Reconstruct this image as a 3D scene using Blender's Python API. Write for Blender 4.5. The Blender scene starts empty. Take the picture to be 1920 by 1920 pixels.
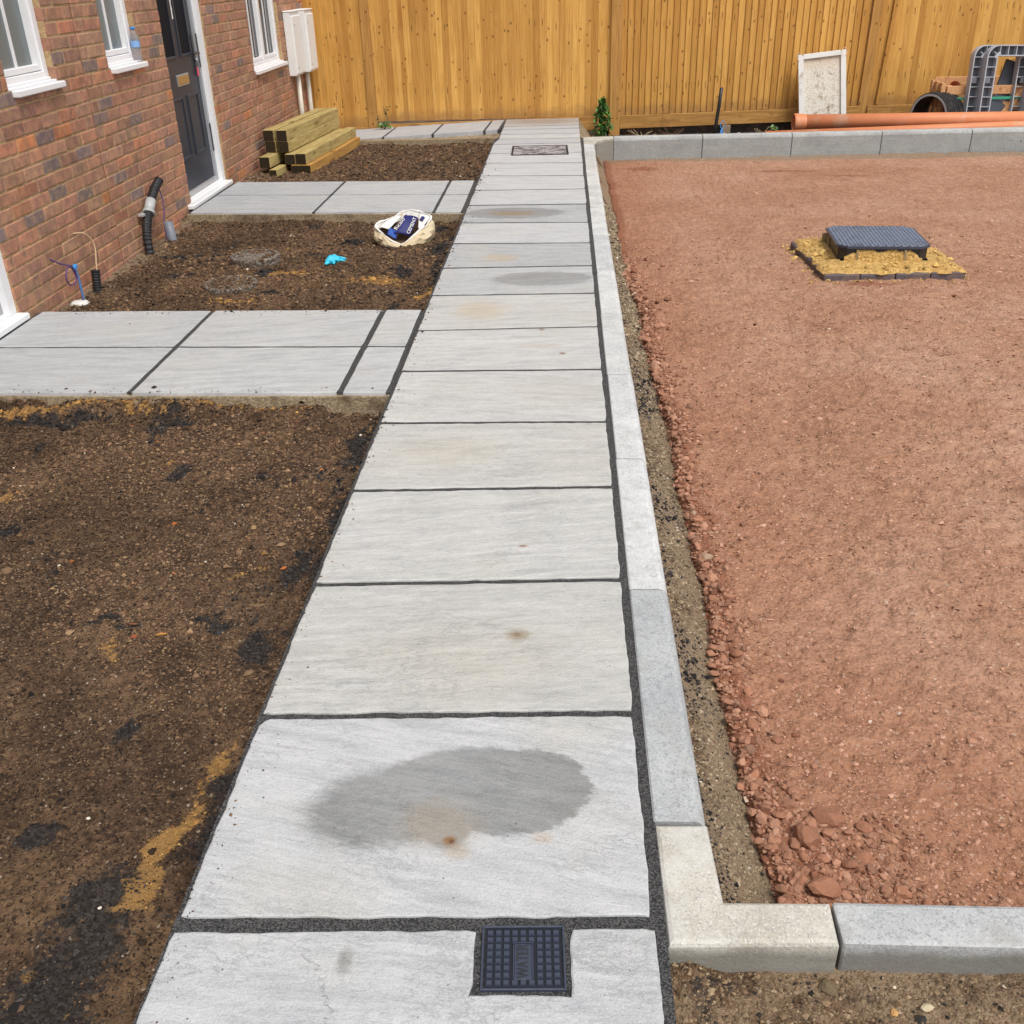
import bpy, math, random
import numpy as np
from mathutils import Vector, Matrix, Euler

random.seed(7)
rng = np.random.default_rng(7)
sc = bpy.context.scene
COL = sc.collection

# ------------------------------------------------------------------ camera
cam = bpy.data.cameras.new('camera')
cam.sensor_width = 36.0
cam.lens = 36.0 * 1866.34 / 1920.0
cam.clip_start = 0.05
cam.clip_end = 1000
camo = bpy.data.objects.new('camera', cam)
COL.objects.link(camo)
_p, _y, _r = 0.49939, 0.058968, -0.025866
_f = Vector((-math.sin(_y)*math.cos(_p), math.cos(_y)*math.cos(_p), -math.sin(_p)))
_rt = Vector((math.cos(_y), math.sin(_y), 0))
_up = _rt.cross(_f)
_r2 = math.cos(_r)*_rt + math.sin(_r)*_up
_u2 = -math.sin(_r)*_rt + math.cos(_r)*_up
CAM = Vector((0.730975, -1.259098, 1.57875))
camo.matrix_world = Matrix(((_r2.x, _u2.x, -_f.x, CAM.x), (_r2.y, _u2.y, -_f.y, CAM.y), (_r2.z, _u2.z, -_f.z, CAM.z), (0, 0, 0, 1)))
sc.camera = camo

# ------------------------------------------------------------------ sky, sun, exposure
SUN_EL, SUN_AZ = math.radians(60), math.radians(146)     # azimuth clockwise from +Y: high, over the viewer's right shoulder
world = bpy.data.worlds.new('World')
sc.world = world
world.use_nodes = True
wn = world.node_tree
wn.nodes.clear()
sky = wn.nodes.new('ShaderNodeTexSky')
sky.sky_type = 'NISHITA'
sky.sun_disc = False
sky.sun_elevation = SUN_EL
sky.sun_rotation = SUN_AZ
sky.air_density = 1.0
sky.dust_density = 2.0
hs = wn.nodes.new('ShaderNodeHueSaturation')
hs.inputs['Saturation'].default_value = 0.22
bg = wn.nodes.new('ShaderNodeBackground')
bg.inputs['Strength'].default_value = 0.130
wo = wn.nodes.new('ShaderNodeOutputWorld')
wn.links.new(sky.outputs[0], hs.inputs['Color'])
wn.links.new(hs.outputs[0], bg.inputs['Color'])
wn.links.new(bg.outputs[0], wo.inputs['Surface'])
sl = bpy.data.lights.new('sun', 'SUN')
sl.energy = 1.65
sl.angle = math.radians(20)
sl.color = (1.0, 0.95, 0.88)
slo = bpy.data.objects.new('sun', sl)
COL.objects.link(slo)
_sd = Vector((math.sin(SUN_AZ)*math.cos(SUN_EL), math.cos(SUN_AZ)*math.cos(SUN_EL), math.sin(SUN_EL)))
slo.rotation_euler = _sd.to_track_quat('Z', 'Y').to_euler()
vs = sc.view_settings
vs.view_transform = 'Standard'
vs.look = 'None'
vs.gamma = 1.0
vs.use_curve_mapping = False
vs.exposure = 0.57

# ------------------------------------------------------------------ node helper
class NT:
    def __init__(self, name):
        self.m = bpy.data.materials.new(name)
        self.m.use_nodes = True
        self.t = self.m.node_tree
        self.t.nodes.clear()
        self.out = self.t.nodes.new('ShaderNodeOutputMaterial')
        self.b = self.t.nodes.new('ShaderNodeBsdfPrincipled')
        self.t.links.new(self.b.outputs[0], self.out.inputs['Surface'])
    def _in(self, sock, v):
        if v is None: return
        if isinstance(v, bpy.types.NodeSocket): self.t.links.new(v, sock)
        elif isinstance(v, (tuple, list)):
            sock.default_value = tuple(v) + (1.0,) if len(v) == 3 and len(sock.default_value) == 4 else tuple(v)
        else: sock.default_value = v
    def node(self, typ, **kw):
        n = self.t.nodes.new(typ)
        for k, v in kw.items(): setattr(n, k, v)
        return n
    def obj(self): return self.node('ShaderNodeTexCoord').outputs['Object']
    def pos(self): return self.node('ShaderNodeNewGeometry').outputs['Position']
    def rand(self): return self.node('ShaderNodeObjectInfo').outputs['Random']
    def ocol(self): return self.node('ShaderNodeObjectInfo').outputs['Color']
    def attr(self, name):
        n = self.node('ShaderNodeAttribute', attribute_name=name)
        return n.outputs['Color']
    def sep(self, v):
        n = self.node('ShaderNodeSeparateXYZ'); self._in(n.inputs[0], v); return n.outputs
    def comb(self, x=0, y=0, z=0):
        n = self.node('ShaderNodeCombineXYZ')
        for i, v in enumerate((x, y, z)): self._in(n.inputs[i], v)
        return n.outputs[0]
    def vm(self, op, a, b=None):
        n = self.node('ShaderNodeVectorMath', operation=op); self._in(n.inputs[0], a)
        if b is not None: self._in(n.inputs[1], b)
        return n.outputs[1] if op in ('LENGTH', 'DISTANCE', 'DOT_PRODUCT') else n.outputs[0]
    def ma(self, op, a, b=None, clamp=False):
        n = self.node('ShaderNodeMath', operation=op, use_clamp=clamp); self._in(n.inputs[0], a)
        if b is not None: self._in(n.inputs[1], b)
        return n.outputs[0]
    def noise(self, vec, scale=5, detail=4, rough=0.55, dist=0.0, col=False):
        n = self.node('ShaderNodeTexNoise'); self._in(n.inputs['Vector'], vec)
        n.inputs['Scale'].default_value = scale; n.inputs['Detail'].default_value = detail
        n.inputs['Roughness'].default_value = rough; n.inputs['Distortion'].default_value = dist
        return n.outputs[1 if col else 0]
    def voro(self, vec, scale=5, feature='F1', out=0, rnd=1.0):
        n = self.node('ShaderNodeTexVoronoi', feature=feature); self._in(n.inputs['Vector'], vec)
        n.inputs['Scale'].default_value = scale; n.inputs['Randomness'].default_value = rnd
        return n.outputs[out]
    def mr(self, v, a, b, c=0.0, d=1.0, smooth=True):
        n = self.node('ShaderNodeMapRange', interpolation_type='SMOOTHSTEP' if smooth else 'LINEAR')
        self._in(n.inputs[0], v)
        for i, q in enumerate((a, b, c, d)): self._in(n.inputs[1+i], q)
        return n.outputs[0]
    def mix(self, fac, a, b, mode='MIX'):
        n = self.node('ShaderNodeMix', data_type='RGBA', blend_type=mode)
        self._in(n.inputs[0], fac); self._in(n.inputs[6], a); self._in(n.inputs[7], b)
        return n.outputs[2]
    def ramp(self, fac, stops):
        n = self.node('ShaderNodeValToRGB'); self._in(n.inputs[0], fac)
        e = n.color_ramp.elements
        while len(e) < len(stops): e.new(0.5)
        for el, (p, c) in zip(e, stops): el.position = p; el.color = tuple(c) + (1,)
        return n.outputs[0]
    def bump(self, h, strength=0.5, dist=0.01, prev=None):
        n = self.node('ShaderNodeBump'); n.inputs['Strength'].default_value = strength
        n.inputs['Distance'].default_value = dist; self._in(n.inputs['Height'], h)
        if prev is not None: self.t.links.new(prev, n.inputs['Normal'])
        return n.outputs[0]
    def done(self, color, rough=0.8, normal=None, spec=0.3, metal=0.0):
        self._in(self.b.inputs['Base Color'], color); self._in(self.b.inputs['Roughness'], rough)
        self.b.inputs['Specular IOR Level'].default_value = spec
        self.b.inputs['Metallic'].default_value = metal
        if normal is not None: self.t.links.new(normal, self.b.inputs['Normal'])
        return self.m

def plain(name, c, rough=0.5, spec=0.4, metal=0.0, var=0.12, scale=30, bump=0.0, dirt=None):
    n = NT(name); o = n.obj()
    f = n.noise(o, scale, 4)
    lo = tuple(max(0, x*(1-var)) for x in c); hi = tuple(min(1, x*(1+var)) for x in c)
    col = n.mix(f, lo, hi)
    if dirt: col = n.mix(n.mr(n.noise(o, scale*0.35, 6, 0.7), 0.52, 0.72, 0, 0.8), col, dirt)
    nm = n.bump(n.noise(o, scale*6, 3), bump, 0.003) if bump else None
    return n.done(col, rough, nm, spec, metal)

# ------------------------------------------------------------------ materials
def mat_slab():
    n = NT('riven_sandstone'); P = n.pos(); R = n.rand()
    off = n.vm('MULTIPLY', n.comb(R, R, R), (37.0, 91.0, 13.0))
    v = n.vm('ADD', P, off)
    s = n.sep(P)
    tilt = n.ma('ADD', n.ma('MULTIPLY', n.ma('SUBTRACT', n.ma('FRACT', n.ma('MULTIPLY', R, 17.3)), 0.5), 0.46), 0.0)
    yy = n.ma('ADD', s[1], n.ma('MULTIPLY', s[0], tilt))
    vv = n.vm('ADD', n.comb(s[0], yy, s[2]), off)
    warp = n.vm('ADD', vv, n.vm('MULTIPLY', n.noise(vv, 3.2, 3, 0.5, 0, True), (0.0, 0.045, 0.0)))
    streak = n.noise(n.vm('MULTIPLY', warp, (2.2, 13.0, 1.0)), 2.0, 8, 0.70)
    streak2 = n.noise(n.vm('MULTIPLY', warp, (3.5, 26.0, 1.0)), 2.2, 6, 0.65)
    cloud = n.noise(v, 2.6, 4, 0.5)
    base = n.ramp(streak, [(0.30, (0.338, 0.340, 0.336)), (0.5, (0.452, 0.452, 0.444)), (0.68, (0.525, 0.522, 0.508))])
    tint = n.ocol()
    col = n.mix(1.0, base, tint, 'MULTIPLY')
    col = n.mix(n.mr(cloud, 0.5, 0.72, 0, 0.45), col, (0.46, 0.44, 0.385))
    fine = n.noise(v, 260, 2, 0.7)
    col = n.mix(n.mr(fine, 0.45, 0.72, 0, 0.45), col, (0.58, 0.58, 0.585))
    col = n.mix(n.mr(fine, 0.45, 0.28, 0, 0.45), col, (0.24, 0.25, 0.26))
    mott = n.noise(v, 34, 4, 0.7)
    col = n.mix(n.mr(mott, 0.52, 0.66, 0, 0.25), col, (0.58, 0.55, 0.555))
    col = n.mix(n.mr(mott, 0.46, 0.32, 0, 0.20), col, (0.29, 0.30, 0.31))
    vein = n.noise(n.vm('MULTIPLY', warp, (0.9, 24.0, 1.0)), 1.5, 6, 0.6)
    vk = n.mr(n.noise(v, 2.4, 3), 0.42, 0.6, 0.15, 1)
    col = n.mix(n.ma('MULTIPLY', n.mr(vein, 0.56, 0.68), n.ma('MULTIPLY', vk, 0.45)), col, (0.60, 0.60, 0.60))
    col = n.mix(n.ma('MULTIPLY', n.mr(vein, 0.45, 0.33), n.ma('MULTIPLY', vk, 0.40)), col, (0.30, 0.305, 0.305))
    # raised lamination edges: thin pale contour lines
    cn = n.noise(n.vm('MULTIPLY', warp, (2.6, 6.5, 1.0)), 2.1, 9, 0.70, 0.3)
    line = n.mr(n.ma('ABSOLUTE', n.ma('SUBTRACT', cn, 0.55)), 0.0, 0.007, 1, 0)
    patch = n.mr(n.noise(v, 3.1, 2), 0.5, 0.62, 0, 1)
    line = n.ma('MULTIPLY', line, patch)
    col = n.mix(n.ma('MULTIPLY', line, 0.8), col, (0.68, 0.68, 0.68))
    cn2 = n.noise(n.vm('MULTIPLY', warp, (5.5, 13.0, 1.0)), 2.0, 8, 0.72, 0.4)
    line2 = n.ma('MULTIPLY', n.mr(n.ma('ABSOLUTE', n.ma('SUBTRACT', cn2, 0.54)), 0.0, 0.010, 1, 0), n.mr(n.noise(v, 4.3, 3), 0.44, 0.6, 0, 1))
    col = n.mix(n.ma('MULTIPLY', line2, 0.45), col, (0.62, 0.62, 0.62))
    # pits
    pit = n.mr(n.voro(v, 26, 'F1'), 0.035, 0.060, 1, 0)
    pit = n.ma('MULTIPLY', pit, n.mr(n.noise(v, 5, 1), 0.5, 0.56, 0, 1))
    col = n.mix(n.ma('MULTIPLY', pit, 0.75), col, (0.09, 0.08, 0.07))
    wob = n.noise(P, 9, 4, 0.6)
    wob2 = n.noise(P, 60, 3, 0.6)
    def ell(cx, cy, rx, ry, rot, e0, e1, amp):
        d = n.vm('SUBTRACT', P, (cx, cy, 0.0)); q = n.sep(d)
        c, si = math.cos(rot), math.sin(rot)
        u = n.ma('MULTIPLY', n.ma('ADD', n.ma('MULTIPLY', q[0], c), n.ma('MULTIPLY', q[1], si)), 1/rx)
        w = n.ma('MULTIPLY', n.ma('SUBTRACT', n.ma('MULTIPLY', q[1], c), n.ma('MULTIPLY', q[0], si)), 1/ry)
        L = n.ma('SQRT', n.ma('ADD', n.ma('MULTIPLY', u, u), n.ma('MULTIPLY', w, w)))
        L = n.ma('ADD', L, n.ma('ADD', n.ma('MULTIPLY', n.ma('SUBTRACT', wob, 0.5), amp), n.ma('ADD', n.ma('MULTIPLY', n.ma('SUBTRACT', streak2, 0.5), 0.34), n.ma('MULTIPLY', n.ma('SUBTRACT', wob2, 0.5), 0.16))))
        return n.mr(L, e0, e1, 1, 0)
    wet = ell(0.385, 0.315, 0.235, 0.128, 0.24, 0.70, 1.10, 0.30)
    wet = n.ma('MAXIMUM', wet, ell(0.500, 0.375, 0.215, 0.118, 0.20, 0.88, 1.06, 0.2))
    wet = n.ma('MAXIMUM', wet, ell(0.625, 0.360, 0.172, 0.135, 0.10, 0.92, 1.03, 0.22))
    wet = n.ma('MAXIMUM', wet, ell(0.487, 0.232, 0.055, 0.052, 0.0, 0.7, 1.10, 0.9))
    col = n.mix(n.ma('MULTIPLY', n.ma('MULTIPLY', wet, n.mr(cloud, 0.3, 0.6, 0.78, 0.98)), 0.95), col, n.mix(1.0, col, (0.50, 0.50, 0.49), 'MULTIPLY'))
    wet2 = ell(0.60, 4.45, 0.31, 0.16, 0.02, 0.8, 1.05, 0.3)
    wet3 = ell(0.36, 6.22, 0.40, 0.20, 0.0, 0.8, 1.02, 0.2)
    w23 = n.ma('MAXIMUM', wet2, wet3)
    col = n.mix(n.ma('MULTIPLY', w23, 0.72), col, n.mix(1.0, col, (0.56, 0.55, 0.53), 'MULTIPLY'))
    for (cx, cy, rx, ry, st, cc) in ((0.475, 0.255, 0.115, 0.095, 0.45, (0.33, 0.265, 0.18)), (0.497, 0.212, 0.020, 0.016, 0.95, (0.22, 0.105, 0.03)), (0.502, 0.210, 0.008, 0.007, 0.9, (0.10, 0.03, 0.01)), (0.515, 0.185, 0.035, 0.022, 0.4, (0.40, 0.30, 0.19)),
                                     (0.69, 0.225, 0.03, 0.02, 0.35, (0.45, 0.30, 0.16)),
                                     (0.607, 0.939, 0.040, 0.034, 0.9, (0.27, 0.205, 0.13)), (0.607, 0.939, 0.015, 0.012, 0.9, (0.14, 0.075, 0.03)),
                                     (0.604, 1.408, 0.022, 0.010, 0.8, (0.33, 0.17, 0.08)), (0.616, 3.284, 0.12, 0.05, 0.35, (0.45, 0.35, 0.24)), (0.725, 3.17, 0.02, 0.02, 0.8, (0.2, 0.11, 0.05)),
                                     (0.62, 3.52, 0.02, 0.02, 0.8, (0.2, 0.12, 0.06)), (0.30, 3.86, 0.17, 0.18, 0.55, (0.47, 0.37, 0.24)),
                                     (0.33, 4.93, 0.15, 0.12, 0.55, (0.47, 0.36, 0.22)), (0.34, 6.22, 0.22, 0.10, 0.75, (0.27, 0.18, 0.09)),
                                     (0.30, 2.1, 0.25, 0.16, 0.35, (0.45, 0.40, 0.31)), (0.70, 2.7, 0.25, 0.2, 0.3, (0.45, 0.41, 0.33)), (0.5, 0.85, 0.35, 0.2, 0.3, (0.45, 0.42, 0.35)),
                                     (0.47, 11.2, 0.6, 0.30, 0.8, (0.27, 0.215, 0.17)), (0.335, -0.075, 0.02, 0.04, 0.7, (0.2, 0.19, 0.17))):
        k = ell(cx, cy, rx, ry, 0, 0.3, 1.15, 0.9)
        k = n.ma('MULTIPLY', k, n.mr(wob2, 0.2, 0.6, 0.45, 1))
        col = n.mix(n.ma('MULTIPLY', k, st), col, cc)
    # fine dark grit trodden about
    grit = n.mr(n.voro(P, 95, 'F1'), 0.06, 0.1, 1, 0)
    grit = n.ma('MULTIPLY', grit, n.mr(n.ma('ADD', n.noise(P, 3.0, 4, 0.6), n.ma('MULTIPLY', ell(0.455, 0.305, 0.12, 0.085, 0.2, 0.2, 1.2, 0.8), 0.25)), 0.55, 0.72, 0, 1))
    col = n.mix(n.ma('MULTIPLY', grit, 0.6), col, (0.12, 0.10, 0.085))
    flake = n.ma('MULTIPLY', ell(0.19, -0.235, 0.150, 0.205, 0.15, 0.97, 1.0, 0.35), n.mr(s[0], 0.10, 0.30, 0, 1))
    h = n.ma('ADD', n.ma('MULTIPLY', cn, 1.0), n.ma('MULTIPLY', streak2, 0.35))
    h = n.ma('ADD', h, n.ma('MULTIPLY', line2, 0.05))
    h = n.ma('ADD', h, n.ma('MULTIPLY', line, 0.10))
    h = n.ma('SUBTRACT', h, n.ma('MULTIPLY', pit, 0.2))
    h = n.ma('ADD', h, n.ma('MULTIPLY', flake, 0.30))
    nm = n.bump(h, 0.75, 0.011)
    nm = n.bump(n.ma('ADD', n.noise(v, 190, 3, 0.7), n.ma('MULTIPLY', mott, 1.2)), 0.7, 0.003, nm)
    rough = n.mr(wet, 0, 1, 0.82, 0.55)
    return n.done(col, rough, nm, 0.25)

def mat_concrete(name, beige=False):
    n = NT(name); P = n.pos(); R = n.rand()
    v = n.vm('ADD', P, n.comb(n.ma('MULTIPLY', R, 31.0), n.ma('MULTIPLY', R, 57.0), 0))
    a = n.noise(v, 5, 5, 0.6); b = n.noise(v, 120, 3, 0.7); c = n.noise(n.vm('MULTIPLY', v, (1, 1, 7)), 9, 5, 0.65)
    if beige: col = n.ramp(a, [(0.3, (0.35, 0.325, 0.275)), (0.7, (0.50, 0.475, 0.42))])
    else:
        col = n.ramp(a, [(0.30, (0.39, 0.393, 0.396)), (0.5, (0.475, 0.477, 0.475)), (0.7, (0.55, 0.55, 0.54))])
        col = n.mix(n.mr(n.noise(v, 42, 6, 0.78), 0.50, 0.62, 0, 0.5), col, (0.255, 0.265, 0.275))
    sp = n.sep(n.voro(v, 330, 'F1', 1))
    col = n.mix(n.mr(sp[0], 0.72, 0.95, 0, 0.55), col, (0.22, 0.225, 0.23))
    col = n.mix(n.mr(sp[1], 0.72, 0.95, 0, 0.5), col, (0.62, 0.62, 0.61))
    col = n.mix(n.mr(n.noise(n.vm('MULTIPLY', v, (1.3, 1.3, 9.0)), 3.0, 5, 0.65), 0.52, 0.66, 0, 0.40), col, (0.58, 0.59, 0.58))
    col = n.mix(1.0, col, n.ocol(), 'MULTIPLY')
    col = n.mix(n.mr(c, 0.5, 0.7, 0, 0.35), col, (0.27, 0.255, 0.225))
    col = n.mix(n.mr(b, 0.36, 0.22, 0, 0.6), col, (0.15, 0.15, 0.15))
    col = n.mix(n.mr(b, 0.6, 0.75, 0, 0.5), col, (0.62, 0.62, 0.61))
    # grime on the block sides, with their shade painted into the colour
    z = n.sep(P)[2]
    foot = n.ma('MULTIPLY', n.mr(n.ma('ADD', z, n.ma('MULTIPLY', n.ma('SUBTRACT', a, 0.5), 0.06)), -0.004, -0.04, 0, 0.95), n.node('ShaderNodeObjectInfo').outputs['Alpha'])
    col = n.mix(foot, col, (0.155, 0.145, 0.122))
    pit = n.mr(n.voro(v, 60, 'F1'), 0.05, 0.09, 1, 0)
    pit = n.ma('MULTIPLY', pit, n.mr(n.noise(v, 14, 2), 0.52, 0.6, 0, 1))
    col = n.mix(n.ma('MULTIPLY', pit, 0.6), col, (0.12, 0.12, 0.11))
    nm = n.bump(n.ma('SUBTRACT', b, pit), 0.45, 0.003)
    nm = n.bump(n.noise(v, 22, 5, 0.7), 0.35, 0.004, nm)
    return n.done(col, 0.88, nm, 0.2)

def mat_grit(name, lo, hi, scale=260, bs=0.9, dist=0.004, patch=None):
    n = NT(name); P = n.pos()
    a = n.voro(P, scale, 'F1', 1); f = n.noise(P, scale*0.8, 3, 0.7)
    col = n.mix(n.mr(n.sep(a)[0], 0.2, 1.0), lo, hi)
    if patch: col = n.mix(n.mr(n.noise(P, 7, 5, 0.65), 0.5, 0.68, 0, 0.8), col, patch)
    nm = n.bump(n.ma('ADD', f, n.ma('MULTIPLY', n.voro(P, scale, 'F1'), -0.8)), bs, dist)
    return n.done(col, 0.92, nm, 0.25)

def mat_soil():
    n = NT('garden_soil'); P = n.pos(); M = n.sep(n.attr('mask'))
    a = n.noise(P, 3.2, 6, 0.62); b = n.noise(P, 28, 5, 0.7); c = n.noise(P, 150, 4, 0.75)
    col = n.ramp(a, [(0.34, (0.062, 0.037, 0.022)), (0.5, (0.122, 0.073, 0.042)), (0.66, (0.200, 0.124, 0.070))])
    col = n.mix(n.mr(b, 0.35, 0.7), n.mix(1.0, col, (0.62, 0.60, 0.60), 'MULTIPLY'), n.mix(1.0, col, (1.35, 1.32, 1.30), 'MULTIPLY'))
    col = n.mix(n.mr(n.noise(P, 1.7, 4, 0.6), 0.54, 0.70, 0, 0.55), col, (0.16, 0.095, 0.045))
    cell = n.sep(n.voro(P, 170, 'F1', 1))
    col = n.mix(n.mr(cell[0], 0.82, 0.95, 0, 0.75), col, (0.21, 0.135, 0.075))
    col = n.mix(n.mr(cell[1], 0.80, 0.95, 0, 0.85), col, (0.018, 0.012, 0.009))
    col = n.mix(n.mr(cell[2], 0.988, 0.993, 0, 0.7), col, (0.45, 0.37, 0.28))
    k = n.mr(n.ma('ADD', M[0], n.ma('MULTIPLY', n.ma('SUBTRACT', b, 0.5), 1.5)), 0.40, 0.72)
    grit = n.mix(cell[0], (0.012, 0.010, 0.010), (0.052, 0.046, 0.042))
    col = n.mix(n.ma('MULTIPLY', k, 0.90), col, grit)
    k2 = n.mr(n.ma('ADD', M[1], n.ma('MULTIPLY', n.ma('SUBTRACT', b, 0.5), 1.5)), 0.36, 0.80)
    col = n.mix(n.ma('MULTIPLY', k2, 0.85), col, n.mix(c, (0.26, 0.13, 0.04), (0.46, 0.27, 0.095)))
    k3 = n.mr(n.ma('ADD', M[2], n.ma('MULTIPLY', n.ma('SUBTRACT', b, 0.5), 0.9)), 0.36, 0.68)
    col = n.mix(n.ma('MULTIPLY', k3, 0.85), col, n.mix(c, (0.215, 0.148, 0.092), (0.42, 0.305, 0.20)))
    h = n.ma('ADD', n.ma('MULTIPLY', b, 1.0), n.ma('MULTIPLY', c, 0.55))
    h = n.ma('SUBTRACT', h, n.ma('MULTIPLY', n.voro(P, 170, 'F1'), 0.35))
    h = n.ma('SUBTRACT', h, n.ma('MULTIPLY', n.voro(P, 60, 'F1'), 0.5))
    nm = n.bump(h, 1.0, 0.013)
    return n.done(col, 0.9, nm, 0.22)

def mat_red():
    n = NT('crushed_red_stone'); P = n.pos(); M = n.sep(n.attr('mask'))
    a = n.noise(P, 1.3, 5, 0.6); b = n.noise(P, 16, 5, 0.7); c = n.noise(P, 110, 4, 0.75)
    col = n.ramp(a, [(0.30, (0.335, 0.176, 0.106)), (0.5, (0.395, 0.221, 0.141)), (0.7, (0.440, 0.272, 0.187))])
    col = n.mix(n.mr(b, 0.3, 0.7), n.mix(1.0, col, (0.82, 0.78, 0.76), 'MULTIPLY'), n.mix(1.0, col, (1.13, 1.13, 1.12), 'MULTIPLY'))
    cell = n.sep(n.voro(P, 120, 'F1', 1))
    col = n.mix(n.mr(cell[0], 0.75, 1.0, 0, 0.35), col, (0.27, 0.115, 0.068))
    col = n.mix(n.mr(cell[1], 0.8, 1.0, 0, 0.5), col, (0.46, 0.27, 0.19))
    col = n.mix(n.mr(cell[2], 0.990, 0.995, 0, 0.6), col, (0.60, 0.48, 0.38))
    tr = n.noise(n.vm('MULTIPLY', P, (2.2, 1.0, 1.0)), 1.6, 6, 0.7)
    col = n.mix(n.mr(tr, 0.60, 0.72, 0, 0.55), col, (0.185, 0.078, 0.048))
    k3 = n.mr(n.ma('ADD', M[2], n.ma('MULTIPLY', n.ma('SUBTRACT', b, 0.5), 1.0)), 0.36, 0.68)
    col = n.mix(n.ma('MULTIPLY', k3, 0.8), col, n.mix(c, (0.20, 0.145, 0.095), (0.33, 0.255, 0.175)))
    kw = n.mr(n.ma('ADD', M[1], n.ma('MULTIPLY', n.ma('SUBTRACT', n.noise(P, 2.6, 5, 0.65), 0.5), 1.1)), 0.2, 0.9)
    col = n.mix(n.ma('MULTIPLY', kw, 0.6), col, n.mix(1.0, col, (0.86, 0.72, 0.64), 'MULTIPLY'))
    k1 = n.mr(n.ma('ADD', M[0], n.ma('MULTIPLY', n.ma('SUBTRACT', b, 0.5), 0.9)), 0.36, 0.75)
    col = n.mix(n.ma('MULTIPLY', k1, 0.75), col, (0.235, 0.088, 0.048))
    crk = n.voro(n.vm('ADD', P, n.vm('MULTIPLY', n.noise(P, 30, 3, 0.6, 0, True), (0.03, 0.03, 0.0))), 34, 'DISTANCE_TO_EDGE')
    crack = n.ma('MULTIPLY', n.mr(crk, 0.0, 0.055, 1, 0), n.mr(n.noise(P, 13, 3), 0.50, 0.60, 0, 1))
    h = n.ma('ADD', n.ma('MULTIPLY', b, 0.8), n.ma('MULTIPLY', c, 0.55))
    h = n.ma('SUBTRACT', h, n.ma('MULTIPLY', crack, 0.22))
    h = n.ma('SUBTRACT', h, n.ma('MULTIPLY', n.voro(P, 75, 'F1'), 0.6))
    h = n.ma('SUBTRACT', h, n.ma('MULTIPLY', n.voro(n.vm('ADD', P, n.vm('MULTIPLY', n.noise(P, 40, 3, 0.6, 0, True), (0.02, 0.02, 0))), 32, 'F1'), 0.9))
    nm = n.bump(h, 0.9, 0.011)
    return n.done(col, 0.92, nm, 0.18)

def mat_vcol(name, rough=0.9):
    n = NT(name); c = n.attr('tint'); f = n.noise(n.pos(), 160, 3, 0.7)
    col = n.mix(f, n.mix(1.0, c, (0.75, 0.75, 0.75), 'MULTIPLY'), n.mix(1.0, c, (1.2, 1.2, 1.2), 'MULTIPLY'))
    return n.done(col, rough, n.bump(f, 0.5, 0.002), 0.22)

def mat_brick(name, src):
    n = NT(name); P = n.pos()
    c = n.ocol() if src == 'obj' else n.attr('tint')
    a = n.noise(P, 14, 5, 0.65); b = n.noise(P, 90, 4, 0.7)
    col = n.mix(n.mr(a, 0.35, 0.7), n.mix(1.0, c, (0.72, 0.74, 0.80), 'MULTIPLY'), n.mix(1.0, c, (1.20, 1.14, 1.08), 'MULTIPLY'))
    col = n.mix(n.mr(n.noise(P, 9, 5, 0.7), 0.57, 0.74, 0, 0.65), col, (0.115, 0.095, 0.092))
    # mortar smears
    col = n.mix(n.mr(n.noise(P, 22, 5, 0.7), 0.46, 0.72, 0, 0.6), col, (0.43, 0.275, 0.152))
    pit = n.mr(n.voro(P, 28, 'F1'), 0.06, 0.12, 1, 0)
    pit = n.ma('MULTIPLY', pit, n.mr(n.noise(P, 11, 1), 0.55, 0.6, 0, 1))
    col = n.mix(n.ma('MULTIPLY', pit, 0.8), col, (0.045, 0.035, 0.03))
    nm = n.bump(n.ma('SUBTRACT', b, pit), 0.8, 0.004)
    return n.done(col, 0.88, nm, 0.2)

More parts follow.
